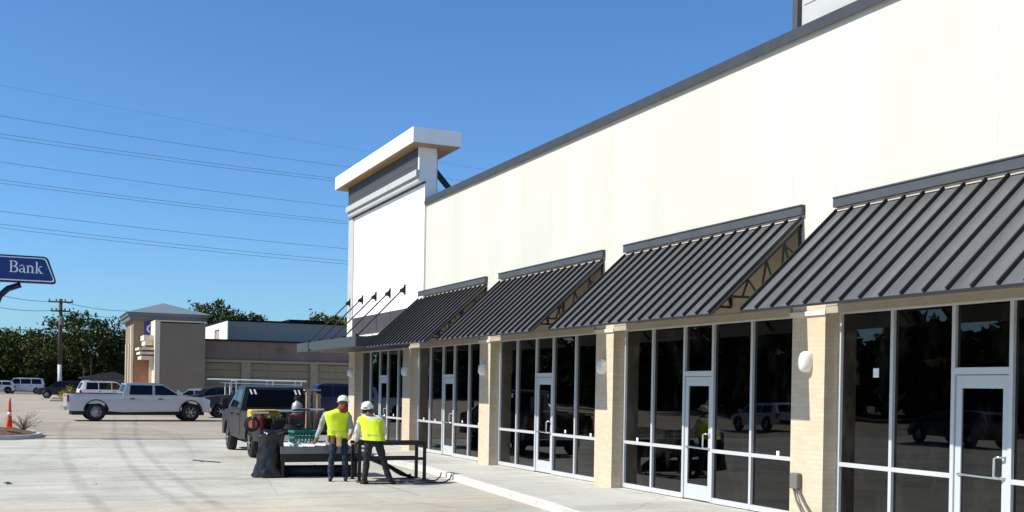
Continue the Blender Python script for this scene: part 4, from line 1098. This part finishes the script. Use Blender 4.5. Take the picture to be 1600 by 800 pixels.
wagon('suv', 'black SUV between the silver pickup nose and the white pipe rack', (p.x, p.y, gz(p.y)), R(185), M['paint_black'], 'suv', L=4.7, H=1.62, belt=.98)
p = site(312, 82, 632)
wagon('parked_car', 'silver car mostly hidden beyond the silver pickup bonnet', (p.x - .2, p.y, gz(p.y)), R(175), M['paint_silver'], 'car', L=4.4, H=1.42, belt=.88, hood=.86)
p = site(524, 66, 640)
wagon('delivery_van', 'dark blue van showing behind the worker with the tool pouch', (p.x, p.y, gz(p.y)), R(178), M['paint_blue'], 'van', L=4.8, H=2.05, belt=1.2, hood=1.15, hoodx=1.7, wsx=1.25, rearslope=.2)

MG = 'cars parked across the lot and mirrored in the shop windows'
mirrored = []
for k, (y, paint, lb) in enumerate(((24, 'paint_white', 'white car mirrored low in the nearest shop windows'), (34, 'paint_dark', 'dark car mirrored between two pale cars in the shop windows'), (47, 'paint_silver', 'silver car mirrored in the middle shop windows'))):
    mirrored.append(wagon('parked_car', lb, (-13.5, y, gz(y)), R(90 + 3 * k), M[paint], 'car', L=4.6, H=1.5, belt=.92, hood=.92, group=MG))

# ------------------------------------------------------------------ load of the work truck (bed floor z about .72 over the lot)
TZ0 = gz(33) + .85
def prop(name, label, cat, loc, rz=0, group=None): return thing(name, label, cat, loc, rz, group)
tb = prop('tool_chest', 'yellow tool chest on the rear left corner of the work truck', 'tool chest', (5.98, 30.85, TZ0))
bm = NB(); box(bm, -.32, .42, -.25, .25, 0, .28); link('chest_body', bm, M['red_brown'], tb, bevel=.02)
bm = NB(); box(bm, -.36, .46, -.28, .28, .282, .52); link('chest_lid', bm, M['yellow'], tb, bevel=.04)
bm = NB(); box(bm, .10, .18, -.29, -.28, .2, .36); box(bm, -.2, -.12, -.29, -.28, .2, .36); link('latch', bm, M['chrome'], tb)
bk = prop('bucket', 'pale grey square bucket behind the work truck tailgate', 'bucket', (6.42, 31.0, TZ0))
bm = NB(); lathe(bm, [(.12, 0), (.145, .34), (.155, .35), (.155, .38), (.13, .38), (.11, .03)], 16); link('bucket_body', bm, M['pale_siding'], bk, smooth=True)
bm = NB(); tube(bm, arc3 := [(math.cos(R(a)) * .155, 0, .36 + math.sin(R(a)) * .10) for a in range(0, 181, 20)], .006, 5); link('bucket_handle', bm, M['steel_black'], bk)
gc = prop('gas_cylinder', 'grey gas cylinder standing in the work truck bed', 'cylinder', (6.98, 30.9, TZ0))
bm = NB(); lathe(bm, [(.14, 0), (.155, .04), (.155, .62), (.13, .70), (.06, .75), (.04, .80), (.001, .81)], 18); link('cylinder_body', bm, M['galv'], gc, smooth=True)
bm = NB(); lathe(bm, [(.07, .80), (.09, .82), (.09, .90), (.06, .91)], 14); link('valve_collar', bm, M['steel_black'], gc)
LGp = 'weathered posts standing in the work truck bed'
for k, (x, y, h, w) in enumerate(((7.22, 30.6, 1.06, .12), (7.40, 30.6, 1.04, .10), (7.56, 30.8, .98, .11))):
    q = prop('timber_post', ['weathered post nearest the gas cylinder in the truck bed', 'middle weathered post in the truck bed', 'outer weathered post in the truck bed'][k], 'post', (x, y, TZ0), .1 * k, LGp)
    bm = NB(); box(bm, -w / 2, w / 2, -w / 2, w / 2, 0, h); link('post_shaft', bm, M['lumber'], q, bevel=.008)
    bm = NB(); box(bm, -w / 2 - .012, w / 2 + .012, -w / 2 - .012, w / 2 + .012, h - .10, h - .06); link('strap', bm, M['lumber'], q)
q = prop('post_cap_board', 'short board laid across the tops of the weathered posts', 'board', (7.33, 30.62, TZ0 + 1.065))
bm = NB(); box(bm, -.22, .24, -.08, .1, 0, .05); link('board_plank', bm, M['lumber'], q)
# metal offcuts and pipes lying over the tailgate
rr = random.Random(8)
OG = 'metal offcuts piled on the work truck tailgate'
olab = ['bright bent offcut on the left of the tailgate load', 'dark channel lying across the tailgate load', 'galvanised channel in the middle of the tailgate load', 'dark strip on the right of the tailgate load', 'bright strip topmost on the tailgate load', 'short galvanised offcut beside the weathered posts']
for k in range(6):
    x = 5.75 + .30 * k; m = [M['bright_sheet'], M['dark_sheet'], M['galv']][k % 3]
    q = prop('metal_offcut', olab[k], 'metal offcut', (x, 30.1 + rr.uniform(-.05, .3), gz(30) + 1.285 + .02 * k), rr.uniform(-.3, .3), OG)
    bm = NB(); l = rr.uniform(.25, .45); box(bm, -l, l, -.05, .05, 0, .006); box(bm, -l, l, -.056, -.05, 0, .05); box(bm, -l, l, .05, .056, 0, .035)
    me = link('channel', bm, m, q)

for k, (x, y, z, r, lb) in enumerate(((5.55, 30.0, gz(30) + 1.0, .20, 'black cable coil hanging off the left rear of the work truck'), (6.62, 29.95, TZ0 + .03, .22, 'black cable coil lying on the lowered tailgate'))):
    q = thing('cable_coil', lb, 'cable coil', (x, y, z)); bm = NB()
    for j in range(4):
        pts = [((r - .02 * j) * math.cos(a), -.03 * j - .02 if k == 0 else (r - .02 * j) * math.sin(a), (r - .02 * j) * math.sin(a) if k == 0 else .03 * j) for a in [2 * PI * i / 22 for i in range(23)]]
        tube(bm, pts, .018, 6)
    link('coil_windings', bm, M['rubber'], q, smooth=True)
    bm = NB(); bar(bm, (0, -.12, r - .06) if k == 0 else (r - .06, 0, -.01), (0, .04, r + .02) if k == 0 else (r - .02, 0, .12), .03, .06); link('tie_strap', bm, M['bench_grey'], q)
q = thing('equipment_case', 'black equipment case beside the yellow tool chest on the work truck', 'equipment case', (6.35, 30.25, TZ0), .2)
bm = NB(); box(bm, -.26, .26, -.18, .18, 0, .2); link('case_body', bm, M['black_trim'], q, bevel=.02)
bm = NB(); box(bm, -.265, .265, -.185, .185, .203, .29); link('case_lid', bm, M['steel_black'], q, bevel=.02)
bm = NB(); tube(bm, [(-.08, 0, .29), (-.07, 0, .33), (.07, 0, .33), (.08, 0, .29)], .012, 6); link('carry_handle', bm, M['chrome'], q)
q = thing('generator', 'dark generator with tube frame next to the gas cylinder on the work truck', 'generator', (6.78, 30.2, TZ0))
bm = NB(); box(bm, -.22, .22, -.16, .16, .06, .34); link('engine_block', bm, M['dark_sheet'], q, bevel=.03)
bm = NB(); box(bm, -.2, .2, -.14, .14, .342, .42); link('fuel_tank', bm, M['red_brown'], q, bevel=.03)
bm = NB()
for sy in (-.2, .2): tube(bm, [(-.28, sy, 0), (-.28, sy, .46), (.28, sy, .46), (.28, sy, 0), (-.28, sy, 0)], .016, 6)
for sx in (-.28, .28): tube(bm, [(sx, -.2, .46), (sx, .2, .46)], .016, 6); tube(bm, [(sx, -.2, 0), (sx, .2, 0)], .016, 6)
link('tube_frame', bm, M['steel_black'], q)

# ------------------------------------------------------------------ trailer bench, stand, bag, crate
bench = thing('work_bench', 'low dark steel work bench with grey front edge behind the workers', 'work bench', (5.95, 24.9, gz(24)))
BT = .67
bm = NB(); box(bm, -.78, 1.0, -.5, .7, BT - .05, BT); link('bench_top', bm, M['dark_sheet'], bench)
bm = NB(); box(bm, -.80, 1.02, -.53, -.502, BT - .13, BT + .03); link('front_edge', bm, M['bench_grey'], bench)
bm = NB(); box(bm, -.78, 1.0, -.5, -.44, BT - .32, BT - .135); box(bm, -.78, 1.0, .62, .7, BT - .32, BT - .06); box(bm, -.78, -.72, -.44, .62, BT - .3, BT - .06); box(bm, .94, 1.0, -.44, .62, BT - .3, BT - .06); link('apron', bm, M['steel_black'], bench)
for x in (-.74, .95):
    for y in (-.45, .64):
        bm = NB(); box(bm, x - .03, x + .03, y - .03, y + .03, 0, BT - .32); link('leg', bm, M['steel_black'], bench)
SGp = 'sheet metal strips lying on the low bench'
slab = ['bright metal strip nearest the black bag on the bench', 'second bright metal strip from the black bag on the bench', 'bright metal strip beside the teal crate on the bench', 'dull metal strip at the bench front edge']
for k in range(4):
    q = thing('metal_strip', slab[k], 'metal strip', (5.42 + .22 * k, 25.0 + .02 * k, gz(24) + BT + .004 + .014 * k), R(-66 + 7 * k), SGp)
    bm = NB(); box(bm, -.55, .55, -.045, .045, 0, .008); box(bm, -.55, .55, .045, .052, 0, .06); link('strip_sheet', bm, M['bright_sheet'] if k < 3 else M['galv'], q)
cr = thing('crate', 'teal slatted plastic crate on the low bench', 'crate', (5.86, 25.2, gz(24) + BT + .06), R(8))
bm = NB(); l, w, hh = .30, .2, .28
box(bm, -l + .03, l - .03, -w + .02, w - .02, 0, .012)
for sd in (-1, 1):
    for k in range(7):
        x = -l + .03 + (2 * l - .06) * k / 6; bar(bm, (x * .9, sd * (w - .03), 0), (x, sd * w, hh), .022, .012)
    for k in range(5):
        y = -w + .03 + (2 * w - .06) * k / 4; bar(bm, (sd * (l - .03), y * .9, 0), (sd * l, y, hh), .022, .012)
link('crate_slats', bm, M['teal'], cr)
bm = NB()
for z in (hh, hh * .5): 
    f = 1 if z == hh else .97
    for a, b in (((-l, -w), (l, -w)), ((l, -w), (l, w)), ((l, w), (-l, w)), ((-l, w), (-l, -w))): bar(bm, (a[0] * f, a[1] * f, z), (b[0] * f, b[1] * f, z), .025, .05)
link('crate_rim', bm, M['teal'], cr)
# black rubbish bag over a bin
bag = thing('rubbish_bag', 'black plastic bag over a bin at the left end of the bench', 'rubbish bag', (5.00, 24.75, gz(24)))
bm = NB(); prof = [(.001, 0), (.33, .0), (.345, .05), (.32, .14), (.305, .25), (.295, .36), (.285, .47), (.275, .58), (.265, .69), (.258, .80), (.262, .88), (.275, .94), (.27, .99), (.24, 1.02), (.20, 1.0), (.001, .93)]
lathe(bm, prof, 44); rr = random.Random(4)
for v in bm.verts:
    a = math.atan2(v.co.y, v.co.x); z = v.co.z
    f = 1 + .075 * math.sin(6 * a + 5 * math.sin(z * 5)) + .05 * math.sin(13 * a - z * 17) + .025 * math.sin(z * 23 + 3 * a) + rr.uniform(-.008, .008)
    if z < .3: f *= 1 + .10 * (1 - z / .3) * (1 + math.sin(2 * a + 2))
    v.co.x *= f; v.co.y *= f; v.co.z += (.035 * math.sin(3 * a + 1) + .03 * math.sin(7 * a)) * (z > .8)
    if z > .6: v.co.x += .05 * (z - .6)
link('bag_film', bm, M['bag'], bag, smooth=True)
bm = NB(); lathe(bm, [(.001, .05), (.22, .05), (.25, .85), (.001, .86)], 20); link('bin', bm, M['black_trim'], bag)
# steel stand at the right
stand = thing('steel_stand', 'black tube steel bending stand to the right of the workers', 'steel stand', (7.55, 23.55, gz(23)))
bm = NB(); zt = .83
bar(bm, (-.95, -.28, zt), (.64, -.28, zt), .07, .09); bar(bm, (-.95, .28, zt), (.64, .28, zt), .06, .07); bar(bm, (.60, -.25, zt - .005), (.60, .25, zt - .005), .06, .06); link('top_rail', bm, M['steel_black'], stand)
bm = NB(); bar(bm, (-.95, -.28, .48), (.60, -.28, .48), .05, .06); bar(bm, (-.95, .28, .48), (.55, .28, .48), .05, .06); link('lower_rail', bm, M['steel_black'], stand)
for x, y in ((.60, -.28), (.60, .28), (-.9, -.28), (-.9, .28)):
    bm = NB(); box(bm, x - .032, x + .032, y - .032, y + .032, .012, zt - .046); lg = link('leg', bm, M['steel_black'], stand)
    bm = NB(); box(bm, x - .09, x + .09, y - .06, y + .06, 0, .011); link('foot_plate', bm, M['steel_black'], lg)
bm = NB(); box(bm, -.9, -.2, -.22, .22, zt + .046, zt + .06); link('bending_leaf', bm, M['dark_sheet'], stand)
# dark folded sheets draped below the stand
dr = thing('dark_tarp', 'dark folded tarp slumped under the steel stand', 'tarp', (7.2, 23.75, gz(23)))
bm = NB(); nx, ny = 16, 10; g = []
for j in range(ny + 1):
    row = []
    for i in range(nx + 1):
        u = i / nx; v = j / ny; x = -.65 + 1.45 * u; y = -.3 + .6 * v
        z = .45 * (1 - smoothstep(.25, 1., u)) + .05 + .04 * math.sin(9 * u + 4 * v) + .03 * math.sin(17 * v + 3 * u)
        row.append(bm.verts.new((x + .1 * v, y, max(.012, z * (1 - .3 * abs(v - .5))))))
    g.append(row)
for j in range(ny):
    for i in range(nx): bm.faces.new((g[j][i], g[j][i + 1], g[j + 1][i + 1], g[j + 1][i]))
bmesh.ops.solidify(bm, geom=bm.faces[:], thickness=.012); link('tarp_sheet', bm, M['tarp'], dr, smooth=True)
rl = thing('roofing_roll', 'black roll of underlay lying on the ground below the bench', 'roll', (6.05, 24.75, gz(24) + .13), R(-4))
bm = NB(); tube(bm, [(-.72, 0, 0), (.80, 0, 0)], .13, 16); link('rolled_felt', bm, M['tarp'], rl, smooth=True)
bm = NB(); tube(bm, [(-.735, 0, 0), (.815, 0, 0)], .04, 10); link('core', bm, M['lumber'], rl)
sk = thing('metal_strip', 'long thin metal strip with turned up ends on the ground by the stand', 'metal strip', (7.5, 22.45, gz(22) + .004), R(-3))
bm = NB()
for dx, dy in ((0, 0), (-.12, .38)):
    tube(bm, [(-1.05, dy, .012), (.70 + dx, dy, .012), (.86 + dx, dy, .03), (.95 + dx, dy, .10), (.985 + dx, dy, .20)], [.012, .014, .016, .016, .014], 8)
for x in (-.9, .2): bar(bm, (x, 0, .008), (x - .1, .38, .008), .03, .01)
link('bent_rails', bm, M['steel_black'], sk, smooth=True)
# crumbs of debris on the apron
DG = 'scraps of debris lying on the concrete'
for k, (px, py, lb) in enumerate(((12, 757, 'dark scrap on the concrete near the left edge'), (147, 757, 'pale scrap of paper on the concrete below the tyre marks'), (315, 723, 'dark bent offcut on the concrete left of the work truck'), (330, 722, 'thin strip on the concrete left of the work truck'))):
    d = site(px, 1, py) - Vector((0, 0, CAMZ)); s_ = (-.13 - CAMZ) / d.z; x, y = d.x * s_, d.y * s_
    q = thing('debris_scrap', lb, 'debris', (x, y, gz(y) + .004), k * .7, DG)
    bm = NB(); s = .10 if k < 2 else .07
    if k == 3: box(bm, -.35, .75, -.02, .02, 0, .02)
    else:
        vs = [bm.verts.new((math.cos(a) * s * f, math.sin(a) * s * .7 * f, .01 + .03 * (i % 2))) for i, (a, f) in enumerate(((0, 1), (1.1, .8), (2.2, 1.1), (3.4, .7), (4.6, 1)))]
        tp = bm.verts.new((0, 0, .05))
        for i in range(5): bm.faces.new((vs[i], vs[(i + 1) % 5], tp))
        bm.faces.new(vs[::-1])
    link('scrap', bm, M['paper'] if k == 1 else M['dark_sheet'], q)

# ------------------------------------------------------------------ people
def skin_obj(name, V, E, rad, m, parent, root=0, sub=2):
    me = bpy.data.meshes.new(name); me.from_pydata([Vector(v) for v in V], E, []); me.update()
    o = bpy.data.objects.new('tmp_skin', me); col.objects.link(o)
    sk_ = o.modifiers.new('skin', 'SKIN'); sk_.use_smooth_shade = True
    for i, r in enumerate(rad):
        sv = me.skin_vertices[0].data[i]; sv.radius = (r, r) if not isinstance(r, tuple) else r
        sv.use_root = (i == root)
    s = o.modifiers.new('sub', 'SUBSURF'); s.levels = sub; s.render_levels = sub
    bpy.context.view_layer.update()
    dg = bpy.context.evaluated_depsgraph_get()
    nm = bpy.data.meshes.new_from_object(o.evaluated_get(dg)); nm.name = name
    bpy.data.objects.remove(o)
    nm.materials.clear(); nm.materials.append(m)
    for p_ in nm.polygons: p_.use_smooth = True
    q = bpy.data.objects.new(name, nm); col.objects.link(q); q.parent = parent
    return q
from mathutils import noise as mnoise
def folds(o, amp, fx=7., fz=11.):
    me = o.data
    for v in me.vertices:
        c = v.co; n_ = mnoise.noise(Vector((c.x * fx, c.y * fx, c.z * fz))) + .5 * mnoise.noise(Vector((c.x * fx * 2.3 + 5, c.y * fx * 2.3, c.z * fz * 2.1)))
        v.co = c + v.normal * amp * n_
    return o
def lerp(a, b, t): return tuple(a[i] + (b[i] - a[i]) * t for i in range(3))
def person(label, loc, rz, J, skinm, shirt, pants, head_dir, hat=True, pouch=False, bandana=False, hair=True):
    """J: joints in a local frame with x to the right of the picture, y away from the camera, z up"""
    t = thing('person', label, 'person', loc, rz)
    hips, chest, neck, head = J['hips'], J['chest'], J['neck'], J['head']
    sR, sL, eR, eL, hR, hL = J['sR'], J['sL'], J['eR'], J['eL'], J['hR'], J['hL']
    pR, pL, kR, kL, aR, aL = J['pR'], J['pL'], J['kR'], J['kL'], J['aR'], J['aL']
    fd = Vector(head_dir).normalized()
    toe = Vector(J.get('toe', (0, -1, 0)))
    V = [hips, lerp(hips, chest, .5), chest, neck, head]; E = [(0, 1), (1, 2), (2, 3), (3, 4)]; Rr = [.13, .12, .14, .058, .085]
    def add(p, par, r): V.append(tuple(p)); E.append((par, len(V) - 1)); Rr.append(r); return len(V) - 1
    hc = Vector(head); add(hc + Vector((0, 0, .09)) - fd * .01, 4, .085)
    jaw = add(hc + fd * .045 + Vector((0, 0, -.055)), 4, .05)
    for s_, e_, h_ in ((sR, eR, hR), (sL, eL, hL)):
        a = add(s_, 2, .065); b = add(e_, a, .042); c = add(lerp(e_, h_, .92), b, .03); 
        dv = (Vector(h_) - Vector(e_)).normalized(); side = dv.cross(Vector((0, 1, 0))).normalized() if abs(dv.y) < .9 else Vector((1, 0, 0))
        c2 = add(Vector(h_) + dv * .035, c, .032)
        for k in range(4):
            off = side * (.028 * (k - 1.5) / 1.5); l = (.065, .078, .072, .055)[k]
            f1 = add(Vector(h_) + dv * (.05 + l * .5) + off, c2, .0105); add(Vector(h_) + dv * (.05 + l * .9) + off + Vector((0, -.015, 0)), f1, .009)
        th = add(Vector(h_) + dv * .02 + side * .045, c, .011); add(Vector(h_) + dv * .055 + side * .058, th, .009)
    for p_, k_, a_ in ((pR, kR, aR), (pL, kL, aL)):
        a = add(p_, 0, .085); b = add(k_, a, .058); c = add((a_[0], a_[1], a_[2] + .09), b, .042); add(Vector(a_) + toe * .12 + Vector((0, 0, .04)), c, .036)
    body = skin_obj('body', V, E, Rr, skinm, t)
    # face: nose, ears, eyes shaped on the head
    rt_ = fd.cross(Vector((0, 0, 1))).normalized()
    bm = NB(); lathe(bm, [(.001, .02), (.012, .01), (.018, -.015), (.001, -.022)], 8, 'z', tuple(hc + fd * .10 + Vector((0, 0, .015)))); link('nose', bm, skinm, body, smooth=True)
    for sd in (-1, 1):
        bm = NB(); lathe(bm, [(.001, .03), (.012, .02), (.014, -.01), (.001, -.03)], 8, 'z', tuple(hc + rt_ * sd * .088 + Vector((0, 0, .02)))); link('ear', bm, skinm, body, smooth=True)
        bm = NB(); lathe(bm, [(.001, .008), (.010, 0), (.001, -.008)], 8, 'z', tuple(hc + fd * .088 + rt_ * sd * .032 + Vector((0, 0, .035)))); link('eye', bm, M['hair'], body, smooth=True)
    bm = NB(); bar(bm, tuple(hc + fd * .098 - rt_ * .025 + Vector((0, 0, -.045))), tuple(hc + fd * .098 + rt_ * .025 + Vector((0, 0, -.045))), .008); link('mouth', bm, M['bandana'], body)
    # clothes
    wst = lerp(hips, chest, .08)
    V = [wst, lerp(hips, chest, .5), chest, lerp(chest, neck, .6)]; E = [(0, 1), (1, 2), (2, 3)]; Rr = [.15, .14, .14, .075]
    def add2(p, par, r): V.append(tuple(p)); E.append((par, len(V) - 1)); Rr.append(r); return len(V) - 1
    for s_, e_, h_ in ((sR, eR, hR), (sL, eL, hL)):
        a = add2(s_, 2, .075); b = add2(lerp(s_, e_, .5), a, .066); c = add2(e_, b, .058); d = add2(lerp(e_, h_, .5), c, .054); add2(lerp(e_, h_, .9), d, .044)
    folds(skin_obj('shirt', V, E, Rr, shirt, t, sub=3), .016)
    V = [lerp(hips, chest, .02), lerp(hips, chest, .12)]; E = [(0, 1)]; Rr = [.165, (.17, .14)]
    for p_, k_, a_ in ((pR, kR, aR), (pL, kL, aL)):
        a = add2(p_, 0, .108); b = add2(lerp(p_, k_, .5), a, .092); c = add2(k_, b, .074); d = add2(lerp(k_, a_, .5), c, .07); add2((lerp(k_, a_, .93)), d, .062)
    folds(skin_obj('trousers', V, E, Rr, pants, t, sub=3), .018, 6, 12)
    for a_ in (aR, aL):
        A = Vector(a_); V = [A + Vector((0, 0, .10)), A + Vector((0, 0, .05)), A + toe * .09 + Vector((0, 0, .042)), A + toe * .18 + Vector((0, 0, .036)), A - toe * .05 + Vector((0, 0, .04))]
        skin_obj('boot', [tuple(v) for v in V], [(0, 1), (1, 2), (2, 3), (1, 4)], [.055, .052, .048, .036, .042], M['boot'], t, root=1)
    # vest: a sleeveless shell over the shirt
    ax = (Vector(sL) - Vector(sR)).normalized()
    def loft(rows, n=48):
        bm = NB(); rings = []
        for cpt, a_, b_ in rows:
            cpt = Vector(cpt); fwd = Vector((-ax.y, ax.x, 0)).normalized(); ring = []
            for k in range(n):
                th = 2 * PI * k / n; cx_, sy_ = math.cos(th), math.sin(th)
                ex = .8; x_ = math.copysign(abs(cx_) ** ex, cx_) * a_; y_ = math.copysign(abs(sy_) ** ex, sy_) * b_
                w_ = .008 * math.sin(5 * th + cpt.z * 16) + .005 * math.sin(9 * th - cpt.z * 23)
                w_ = w_ * 4 + .05 * mnoise.noise(Vector((cx_ * 3, sy_ * 3, cpt.z * 9)))
                ring.append(bm.verts.new(cpt + ax * (x_ * (1 + w_)) + fwd * (y_ * (1 + w_))))
            rings.append(ring)
        for p_, q_ in zip(rings, rings[1:]):
            for k in range(n): bm.faces.new((p_[k], p_[(k + 1) % n], q_[(k + 1) % n], q_[k]))
        return bm
    vr = [(lerp(hips, chest, .0), .238, .19), (lerp(hips, chest, .15), .236, .186), (lerp(hips, chest, .5), .230, .178), (lerp(hips, chest, .75), .238, .178), (chest, .262, .17), (lerp(chest, neck, .3), .275, .172), (lerp(chest, neck, .6), .245, .158), (lerp(chest, neck, .85), .16, .13), (lerp(chest, neck, 1.02), .085, .085)]
    vest = link('safety_vest', loft(vr), M['vest'], t, smooth=True)
    br_ = [(lerp(hips, chest, .26), .240, .189), (lerp(hips, chest, .36), .238, .187)]
    link('reflective_band', loft(br_), M['vest_band'], vest, smooth=True)
    if pouch:
        for k, (dx, w, h_, mm) in enumerate(((-.10, .10, .20, 0), (.03, .13, .25, 0), (-.19, .07, .16, 0))):
            bl = NB(); x = hips[0] + dx; y = hips[1] - .165 + .012 * k; z = hips[2]
            pts = [(x - w / 2, y, z + .06), (x + w / 2, y, z + .06), (x + w / 2 * .9, y - .02, z + .06 - h_), (x - w / 2 * .9, y - .02, z + .06 - h_)]
            poly_prism(bl, pts, (0, -.06, 0)); link('tool_pouch', bl, M[('leather_dark', 'leather', 'leather_dark')[k]], t, bevel=.028)
    if bandana:
        bm = NB(); lathe(bm, [(.088, -.005), (.100, -.03), (.100, -.06), (.088, -.11), (.06, -.15)], 18, 'z', tuple(hc + fd * .012 + Vector((0, 0, -.02)))); link('bandana', bm, M['bandana'], t, smooth=True)
    if hair:
        bm = NB(); lathe(bm, [(.05, -.06), (.082, -.02), (.090, .05), (.085, .10)], 18, 'z', tuple(hc - fd * .036 + Vector((0, 0, .0)))); link('hair', bm, M['hair'], t, smooth=True)
    if hat:
        hb = hc + Vector((0, 0, .075))
        bm = NB(); prof = [(.116, 0), (.118, .03), (.111, .07), (.087, .107), (.046, .127), (.001, .131)]
        lathe(bm, prof, 24, 'z', (0, 0, 0), sx=1.0, sy=1.0)
        lathe(bm, [(.116, .004), (.136, -.004), (.136, -.010), (.11, -.004)], 24, 'z', (0, 0, 0))
        # peak over the brow and centre ridge
        bar(bm, (0, -.09, .112), (0, .07, .122), .03, .02)
        pk = [(.10 * math.cos(R(a)), -.105 - .075 * math.sin(R(a)), -.004) for a in range(0, 181, 20)]
        poly_prism(bm, pk, (0, 0, .012))
        ho = link('hard_hat', bm, M['hat'], t, auto=50)
        ho.location = hb; yaw_ = math.atan2(fd.x, -fd.y); ho.rotation_euler = (R(-12) if fd.z < 0 else 0, 0, yaw_)
    return t
facing = -YAW       # local y axis looks along the view direction
person('person in yellow vest and white hard hat facing the camera with tan tool pouch', (6.145, 23.34, gz(23)), facing,
       dict(hips=(.05, .06, .95), chest=(.0, -.04, 1.40), neck=(.08, -.11, 1.57), head=(.16, -.18, 1.67), sR=(-.24, -.04, 1.46), sL=(.25, -.03, 1.45),
            eR=(-.35, .0, 1.17), eL=(.34, -.06, 1.15), hR=(-.43, -.12, .91), hL=(.33, -.32, .99),
            pR=(-.03, 0, .92), pL=(.16, .02, .92), kR=(-.10, -.03, .50), kL=(.19, .0, .50), aR=(-.12, .02, .0), aL=(.20, .10, .0), toe=(.1, -1, 0)),
       M['skin'], M['shirt_grey'], M['jeans'], (.35, -1, -.35), pouch=True, bandana=True)
person('person in yellow vest and white hard hat seen from behind with one leg stepping right', (6.60, 22.46, gz(22)), facing,
       dict(hips=(.13, -.05, .94), chest=(.04, .12, 1.32), neck=(-.02, .20, 1.46), head=(-.07, .27, 1.55), sR=(-.20, .10, 1.38), sL=(.25, .15, 1.36),
            eR=(-.26, .14, 1.11), eL=(.31, .32, 1.14), hR=(-.29, .24, .87), hL=(.24, .55, .98),
            pR=(.03, -.04, .90), pL=(.22, -.03, .90), kR=(-.03, .03, .48), kL=(.33, .03, .50), aR=(-.08, .0, .0), aL=(.50, .08, .0), toe=(.35, .9, 0)),
       M['skin_dark'], M['shirt_white'], M['trousers'], (.25, 1, -.35))
person('person in yellow vest standing past the left edge, mirrored in the nearest window', (-1.55, 13.4, gz(13)), R(-70),
       dict(hips=(.0, .0, .96), chest=(.0, .0, 1.38), neck=(.0, -.02, 1.55), head=(.0, -.05, 1.66), sR=(-.20, 0, 1.45), sL=(.20, .0, 1.45),
            eR=(-.27, .02, 1.17), eL=(.27, .0, 1.17), hR=(-.27, -.10, .93), hL=(.27, -.10, .93),
            pR=(-.10, 0, .92), pL=(.10, .0, .92), kR=(-.12, -.03, .50), kL=(.12, .0, .50), aR=(-.13, .02, .0), aL=(.13, .02, .0), toe=(0, -1, 0)),
       M['skin'], M['shirt_grey'], M['jeans'], (0, -1, -.1))

# ------------------------------------------------------------------ light
to_sun = Vector((-1.63, .21, 1.48)).normalized()
elev = math.asin(to_sun.z)
sun = bpy.data.lights.new('sun', 'SUN'); sun.energy = 5.0; sun.angle = R(.53); sun.color = (1, .95, .85)
so = bpy.data.objects.new('sun', sun); col.objects.link(so); so.rotation_euler = to_sun.to_track_quat('Z', 'Y').to_euler()
w = bpy.data.worlds.new('World'); scene.world = w; w.use_nodes = True
N = w.node_tree.nodes; L = w.node_tree.links
sky = N.new('ShaderNodeTexSky'); sky.sky_type = 'NISHITA'; sky.sun_disc = False
sky.sun_elevation = elev; sky.sun_rotation = math.atan2(to_sun.x, to_sun.y)
sky.air_density = 1.0; sky.dust_density = .35; sky.ozone_density = 2.2; sky.altitude = 0
bg = N['Background']; bg.inputs[1].default_value = .085
tint = N.new('ShaderNodeMix'); tint.data_type = 'RGBA'; tint.blend_type = 'MULTIPLY'; tint.inputs['Factor'].default_value = 1
tint.inputs[7].default_value = (.66, 1.06, 1.5, 1)     # the deep blue of a very dry clear day
L.new(sky.outputs[0], tint.inputs[6]); L.new(tint.outputs[2], bg.inputs[0])
vs = scene.view_settings; vs.view_transform = 'Standard'; vs.look = 'None'; vs.gamma = 1; vs.exposure = .27; vs.use_curve_mapping = False
